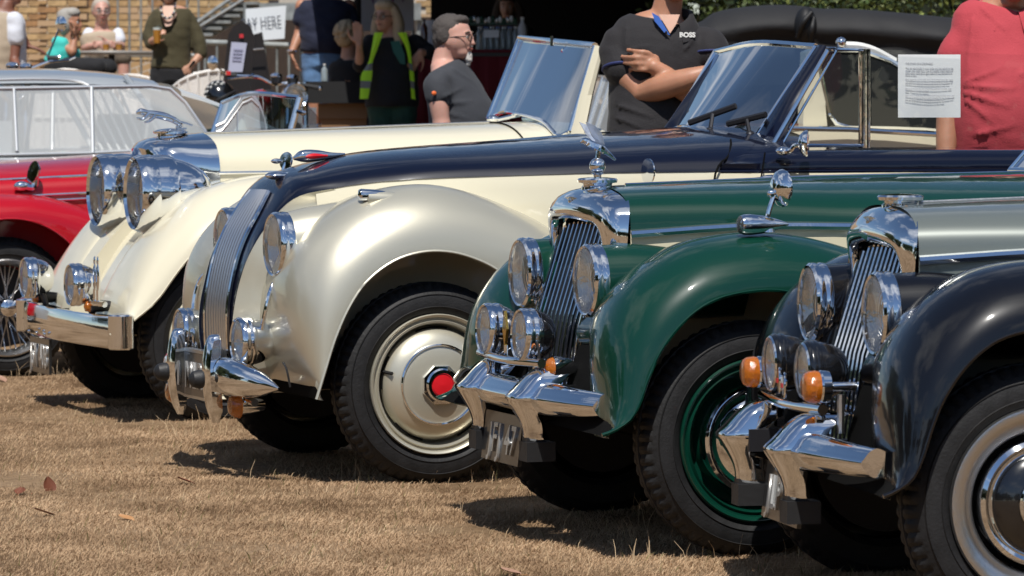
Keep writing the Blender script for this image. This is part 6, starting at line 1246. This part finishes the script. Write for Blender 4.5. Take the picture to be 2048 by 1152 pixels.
# --- man in navy polo and jeans
Z = 34; g = gB(650, Z); bd = MB(); hc = Q(652, -42, .03); Mh = frame(DN - RT * .1); head(bd, hc, Mh, 1.08); bd.tube([Q(652, -22), Q(651, -4)], [.06, .07], 14, 8); hL, hR = Q(630, 135), Q(672, 135)
tp = [(Q(650, -8), .08, .07), (Q(650, 0), .17, .10), (Q(650, 15), .225, .13), (Q(651, 50), .215, .17), (Q(652, 85), .215, .19), (Q(650, 108), .20, .16), (Q(650, 135), .19, .13)]
torso(bd, tp, RT, -.012); legs(bd, hL, hR, g, (.10, .07, .05))
limb(bd, [Q(604, 12), Q(600, 60, -.02), Q(597, 75)], [.06, .05, .046]); limb(bd, [Q(597, 75), Q(584, 106, .08)], [.05, .03]); hand(bd, Q(584, 106, .08), V(0, 0, -1) + RT * .25, RT, .5)
limb(bd, [Q(698, 12), Q(708, 60, -.02), Q(712, 85)], [.06, .05, .046]); limb(bd, [Q(712, 85), Q(700, 120, .06)], [.05, .03]); hand(bd, Q(700, 120, .06), V(0, 0, -1), -RT, .5, -1)
sh = MB(); torso(sh, tp[1:6], RT, .012); limb(sh, [Q(608, 16), Q(601, 38)], [.068, .074]); limb(sh, [Q(694, 16), Q(704, 42)], [.068, .074])
tr = MB(); torso(tr, tp[5:], RT, .006); legs(tr, hL, hR, g, (.10, .08, .065), .014, .96)
t = build('man in a navy polo shirt and pale blue jeans wearing a silver watch', g, bd, SKIN2, [('polo_shirt', sh, cloth('navy_pique', (.008, .012, .035)), .010), ('jeans', tr, cloth('pale_denim', (.12, .24, .45), var=.35, vscale=9), .008)], .01)
obj('watch', MB().tube([Q(585, 102, .08) + (RT * cos(a) + DN * sin(a)) * .036 for a in np.linspace(0, 2 * pi, 18)], .009, 8), CHROME, t); hair(t, hc, Mh, mat('hair_dark', (.05, .035, .025), .8), 'short', 1.08); face(t, hc, Mh, 1.08); shoes(t, (hL, hR), g)
# --- seated woman seen from behind, fair hair
def seated(label, Z, cx, head_c, fdir, top_y, seat_y, skin, hairm, hkind, topm, botm, arms, topw=.17, glasses=False, gil=None, hsc=1.0):
    global Q; Q = lambda x, y, f=0: B(x, y, Z) + DN * f
    g = gB(cx, Z); f = V(*fdir).normalized(); lat = f.cross(V(0, 0, 1)); bd = MB(); hc = Q(*head_c); Mh = frame(f); head(bd, hc, Mh, hsc); nk = Q(head_c[0], head_c[1]) - V(0, 0, .17); nk = V(nk.x, nk.y, nk.z)
    bd.tube([hc - V(0, 0, .06), nk], [.055, .07], 12, 6); hip = Q(cx, seat_y); tp = [(nk, .07, .06), (nk.lerp(hip, .08), .14, .085), (nk.lerp(hip, .22), topw, .11), (nk.lerp(hip, .6), topw, .13), (hip, topw, .14)]
    torso(bd, tp, lat, -.012); tr = MB()
    for s in (-1, 1):
        h = hip + lat * .09 * s; k = h + f * .42 + lat * .04 * s; a = V(k.x, k.y, g.z + .06); limb(bd, [h, k], [.085, .06]); limb(bd, [k, a], [.058, .04]); limb(tr, [h, k], [.098, .078]); 
    sh = MB(); torso(sh, tp[1:], lat, .010)
    for (s0, e0, w0, hd, n0, sl) in arms:
        limb(bd, [Q(*s0) - V(0, 0, .03), Q(*e0)], [.044, .042]); limb(bd, [Q(*e0), Q(*w0)], [.043, .028]); hand(bd, Q(*w0), hd, n0, .6); limb(sh, [Q(*s0) - V(0, 0, .02), Q(*s0).lerp(Q(*e0), sl)], [.055, .060])
    t = build(label, g, bd, skin, [('top', sh, topm, .008), ('trousers', tr, botm, .006)], .011)
    hair(t, hc, Mh, hairm, hkind, hsc); face(t, hc, Mh, hsc)
    if gil is not None: gm_ = MB(); torso(gm_, tp[1:], lat, .022); o = organic('gilet', gm_, .013, gil, t, 3, .006)
    if glasses: specs(t, hc, Mh, SATIN, hsc)
    for s in (-1, 1): obj('shoe', MB().ell(hip + lat * .13 * s + f * .5 + V(0, 0, g.z - hip.z + .05), (.05, .05, .045)), BRUB, t)
    return t
GH = mat('hair_grey', (.34, .32, .29), .85)
BJ = cloth('black_jersey', (.006, .006, .008))
seated('seated woman with curly fair hair and a dark top, facing away', 33.6, 697, (697, 76, 0), RT * .6 - DN, 0, 185, SKIN, mat('hair_fair', (.42, .32, .20), .7), 'curly', BJ, BJ, [((684, 122, 0), (672, 165, .03), (684, 182, .12), RT, DN, .95), ((716, 122, 0), (726, 160, .03), (722, 180, .12), -RT, DN, .95)], .17, hsc=1.15)
seated('older seated man in glasses, white shirt and beige waistcoat at the terrace table', 38, 207, (203, 24, .02), DN + RT * .25, 0, 118, SKIN3, mat('hair_thin_grey', (.42, .36, .30), .8), 'thin', cloth('white_cotton', (.62, .64, .70)), cloth('brown_check', (.13, .10, .07), var=.4, vscale=14), [((178, 62, 0), (172, 96, .06), (203, 90, .28), RT, DN, .62), ((236, 62, 0), (243, 92, .06), (226, 90, .28), -RT, DN, .62)], .185, True, cloth('beige_cotton', (.42, .34, .25)), hsc=1.08)
t = seated('grey haired seated woman in a turquoise top with a hand to her chin', 35.2, 118, (140, 47, 0), RT * .9 + DN * .25, 0, 135, SKIN2, GH, 'bob', cloth('turquoise_cotton', (.05, .52, .46)), BJ, [((118, 80, .10), (148, 104, .15), (152, 78, .12), V(0, 0, 1), -RT, .35)], .17, hsc=1.08)
# --- standing man in a beige vest at the left edge
Z = 32.6; Q = lambda x, y, f=0: B(x, y, Z) + DN * f
g = gB(5, Z); bd = MB(); hc = Q(20, -18, 0); Mh = frame(RT + DN * .2); head(bd, hc, Mh, 1.1); bd.tube([Q(16, 2), Q(10, 18)], [.06, .08], 14, 6); hL, hR = Q(0, 150), Q(30, 150)
tp = [(Q(8, 14), .08, .07), (Q(6, 24), .15, .1), (Q(4, 44), .19, .13), (Q(4, 80), .19, .16), (Q(6, 115), .19, .16), (Q(8, 150), .18, .14)]
torso(bd, tp, RT, -.012); legs(bd, hL, hR, g); limb(bd, [Q(32, 42, .1), Q(34, 88, .12), Q(32, 120, .14)], [.055, .05, .042]); limb(bd, [Q(32, 120, .14), Q(45, 140, .25)], [.042, .03]); hand(bd, Q(45, 140, .25), RT, DN, .5)
limb(bd, [Q(40, 70, -.1), Q(52, 92, -.1)], [.04, .03]); hand(bd, Q(54, 92, -.1), RT - V(0, 0, .3), -V(0, 0, 1), .4)
sh = MB(); torso(sh, tp[1:], RT, .006); limb(sh, [Q(32, 42, .1), Q(34, 76, .12)], [.075, .078]); vs_ = MB(); torso(vs_, [(p - RT * .03, a - .02, b_ + .03) for p, a, b_ in tp[1:]], RT, .014)
tr = MB(); legs(tr, hL, hR, g, (.10, .08, .065), .014, .96)
t = build('standing man in a beige waistcoat over a white shirt at the left edge', g, bd, mat('skin_dark_tan', (.20, .08, .05), .5), [('shirt', sh, cloth('white_cotton', (.62, .64, .70)), .008), ('waistcoat', vs_, cloth('beige_cotton', (.42, .34, .25)), .008), ('trousers', tr, BJ, .006)], .011)
hair(t, hc, Mh, GH, 'short', 1.1); shoes(t, (hL, hR), g)
# --- woman in the olive jumper holding a beer
Z = 34.2; g = gB(343, Z); bd = MB(); hc = Q(338, -16, .03); Mh = frame(DN); head(bd, hc, Mh, 1.0); bd.tube([Q(338, -2), Q(340, 18)], [.045, .055], 14, 8); hL, hR = Q(326, 150), Q(360, 150)
tp = [(Q(341, 12, .0), .065, .05), (Q(342, 20), .15, .075), (Q(343, 34), .18, .105), (Q(344, 70), .165, .13), (Q(344, 105), .155, .115), (Q(343, 138), .175, .125), (Q(343, 165), .17, .12)]
torso(bd, tp, RT, -.006); legs(bd, hL, hR, g); limb(bd, [Q(309, 44), Q(300, 84, .03), Q(313, 78, .14)], [.045, .042, .026], 14); hand(bd, Q(311, 80, .15), RT * .3 + DN * .4 + V(0, 0, .35), RT * .8 + V(0, 0, .1), .7, -1, .9)
limb(bd, [Q(378, 44), Q(400, 85), Q(402, 108, .02)], [.045, .042, .04]); limb(bd, [Q(402, 108, .02), Q(384, 132, .10)], [.04, .026]); hand(bd, Q(384, 132, .10), -RT * .8 - V(0, 0, .6), -DN, .55, 1, .95)
sh = MB(); torso(sh, [(p, a * .95, b_) for p, a, b_ in tp[1:6]], RT, .016); limb(sh, [Q(308, 38), Q(299, 74, .02), Q(303, 86, .05)], [.052, .062, .058], 12); limb(sh, [Q(380, 38), Q(397, 80), Q(402, 106, .01)], [.052, .062, .06], 12)
sh.tube([Q(308, 32), Q(322, 22)], [.045, .035], 12); sh.tube([Q(362, 22), Q(378, 32)], [.035, .045], 12)
tr = MB(); torso(tr, tp[5:], RT, .010); legs(tr, hL, hR, g, (.10, .09, .08), .016, .96)
t = build('woman in an olive jumper and chunky necklace holding a plastic cup of beer', g, bd, SKIN, [('jumper', sh, cloth('olive_knit', (.055, .045, .018)), .008), ('trousers', tr, BJ, .006)], .0095)
hair(t, hc, Mh, mat('hair_dark', (.05, .035, .025), .8), 'bob', 1.0); face(t, hc, Mh, 1.0); shoes(t, (hL, hR), g)
obj('neckline', MB().add([Q(329, 12, .10), Q(353, 12, .10), Q(356, 30, .16), Q(345, 52, .178), (Q(335, 54, .178)), Q(326, 32, .16)], [(0, 1, 2, 3, 4, 5)]), SKIN, t)
for k in range(17): a = pi * (k / 16); obj('bead', MB().ell(Q(339 + 14 * cos(a), 14 + 24 * sin(a), .15 + .045 * sin(a)), (.012, .012, .012), 10, 8), [CHROME, EYED, mat('bead_pearl', (.6, .55, .45), .25)][k % 3], t)
obj('bracelet', MB().tube([Q(386, 129, .10) + (RT * .5 * cos(a) + DN * sin(a) + V(0, 0, .7) * cos(a)) * .034 for a in np.linspace(0, 2 * pi, 16)], .011, 8), EYED, t)
cp_ = Q(319, 88, .22); t = thing('cup_of_beer', 'clear plastic cup of amber beer with a foam head in her hand', 'cup', cp_)
obj('cup', MB().lathe([(0, 0), (.030, 0), (.040, .155)], cp_, (0, 0, 1), 24), CLEAR, t); obj('beer', MB().lathe([(0, .003), (.029, .003), (.0365, .115), (0, .115)], cp_, (0, 0, 1), 24), mat('beer', (.55, .22, .03), .1, coat=.5), t); obj('foam', MB().lathe([(.0366, .115), (.038, .135), (0, .137)], cp_, (0, 0, 1), 24), WHITEP, t)
# --- bar staff in the dark of the gazebo
Z = 35; g = gB(1016, Z); bd = MB(); hc = Q(1016, 16); Mh = frame(DN - RT * .2); head(bd, hc, Mh, 1.0); bd.tube([Q(1016, 30), Q(1016, 48)], [.05, .06], 12, 6); hL, hR = Q(1004, 160), Q(1028, 160)
tp = [(Q(1016, 44), .07, .06), (Q(1016, 54), .15, .08), (Q(1016, 74), .18, .11), (Q(1016, 120), .16, .12), (Q(1016, 160), .17, .13)]; torso(bd, tp, RT, -.01); legs(bd, hL, hR, g)
limb(bd, [Q(978, 66), Q(972, 110), Q(985, 120, .2)], [.05, .04, .028], 12); limb(bd, [Q(1054, 66), Q(1060, 110), Q(1046, 120, .2)], [.05, .04, .028], 12); hand(bd, Q(985, 120, .2), RT, -V(0, 0, 1)); hand(bd, Q(1046, 120, .2), -RT, -V(0, 0, 1))
sh = MB(); torso(sh, tp[1:], RT, .01); limb(sh, [Q(978, 66), Q(973, 100)], [.065, .06]); limb(sh, [Q(1054, 66), Q(1059, 100)], [.065, .06])
t = build('woman with long dark hair serving in the shade behind the bar', g, bd, SKIN, [('top', sh, BJ, .006)], .012); hair(t, hc, Mh, mat('hair_dark', (.05, .035, .025), .8), 'long'); face(t, hc, Mh)
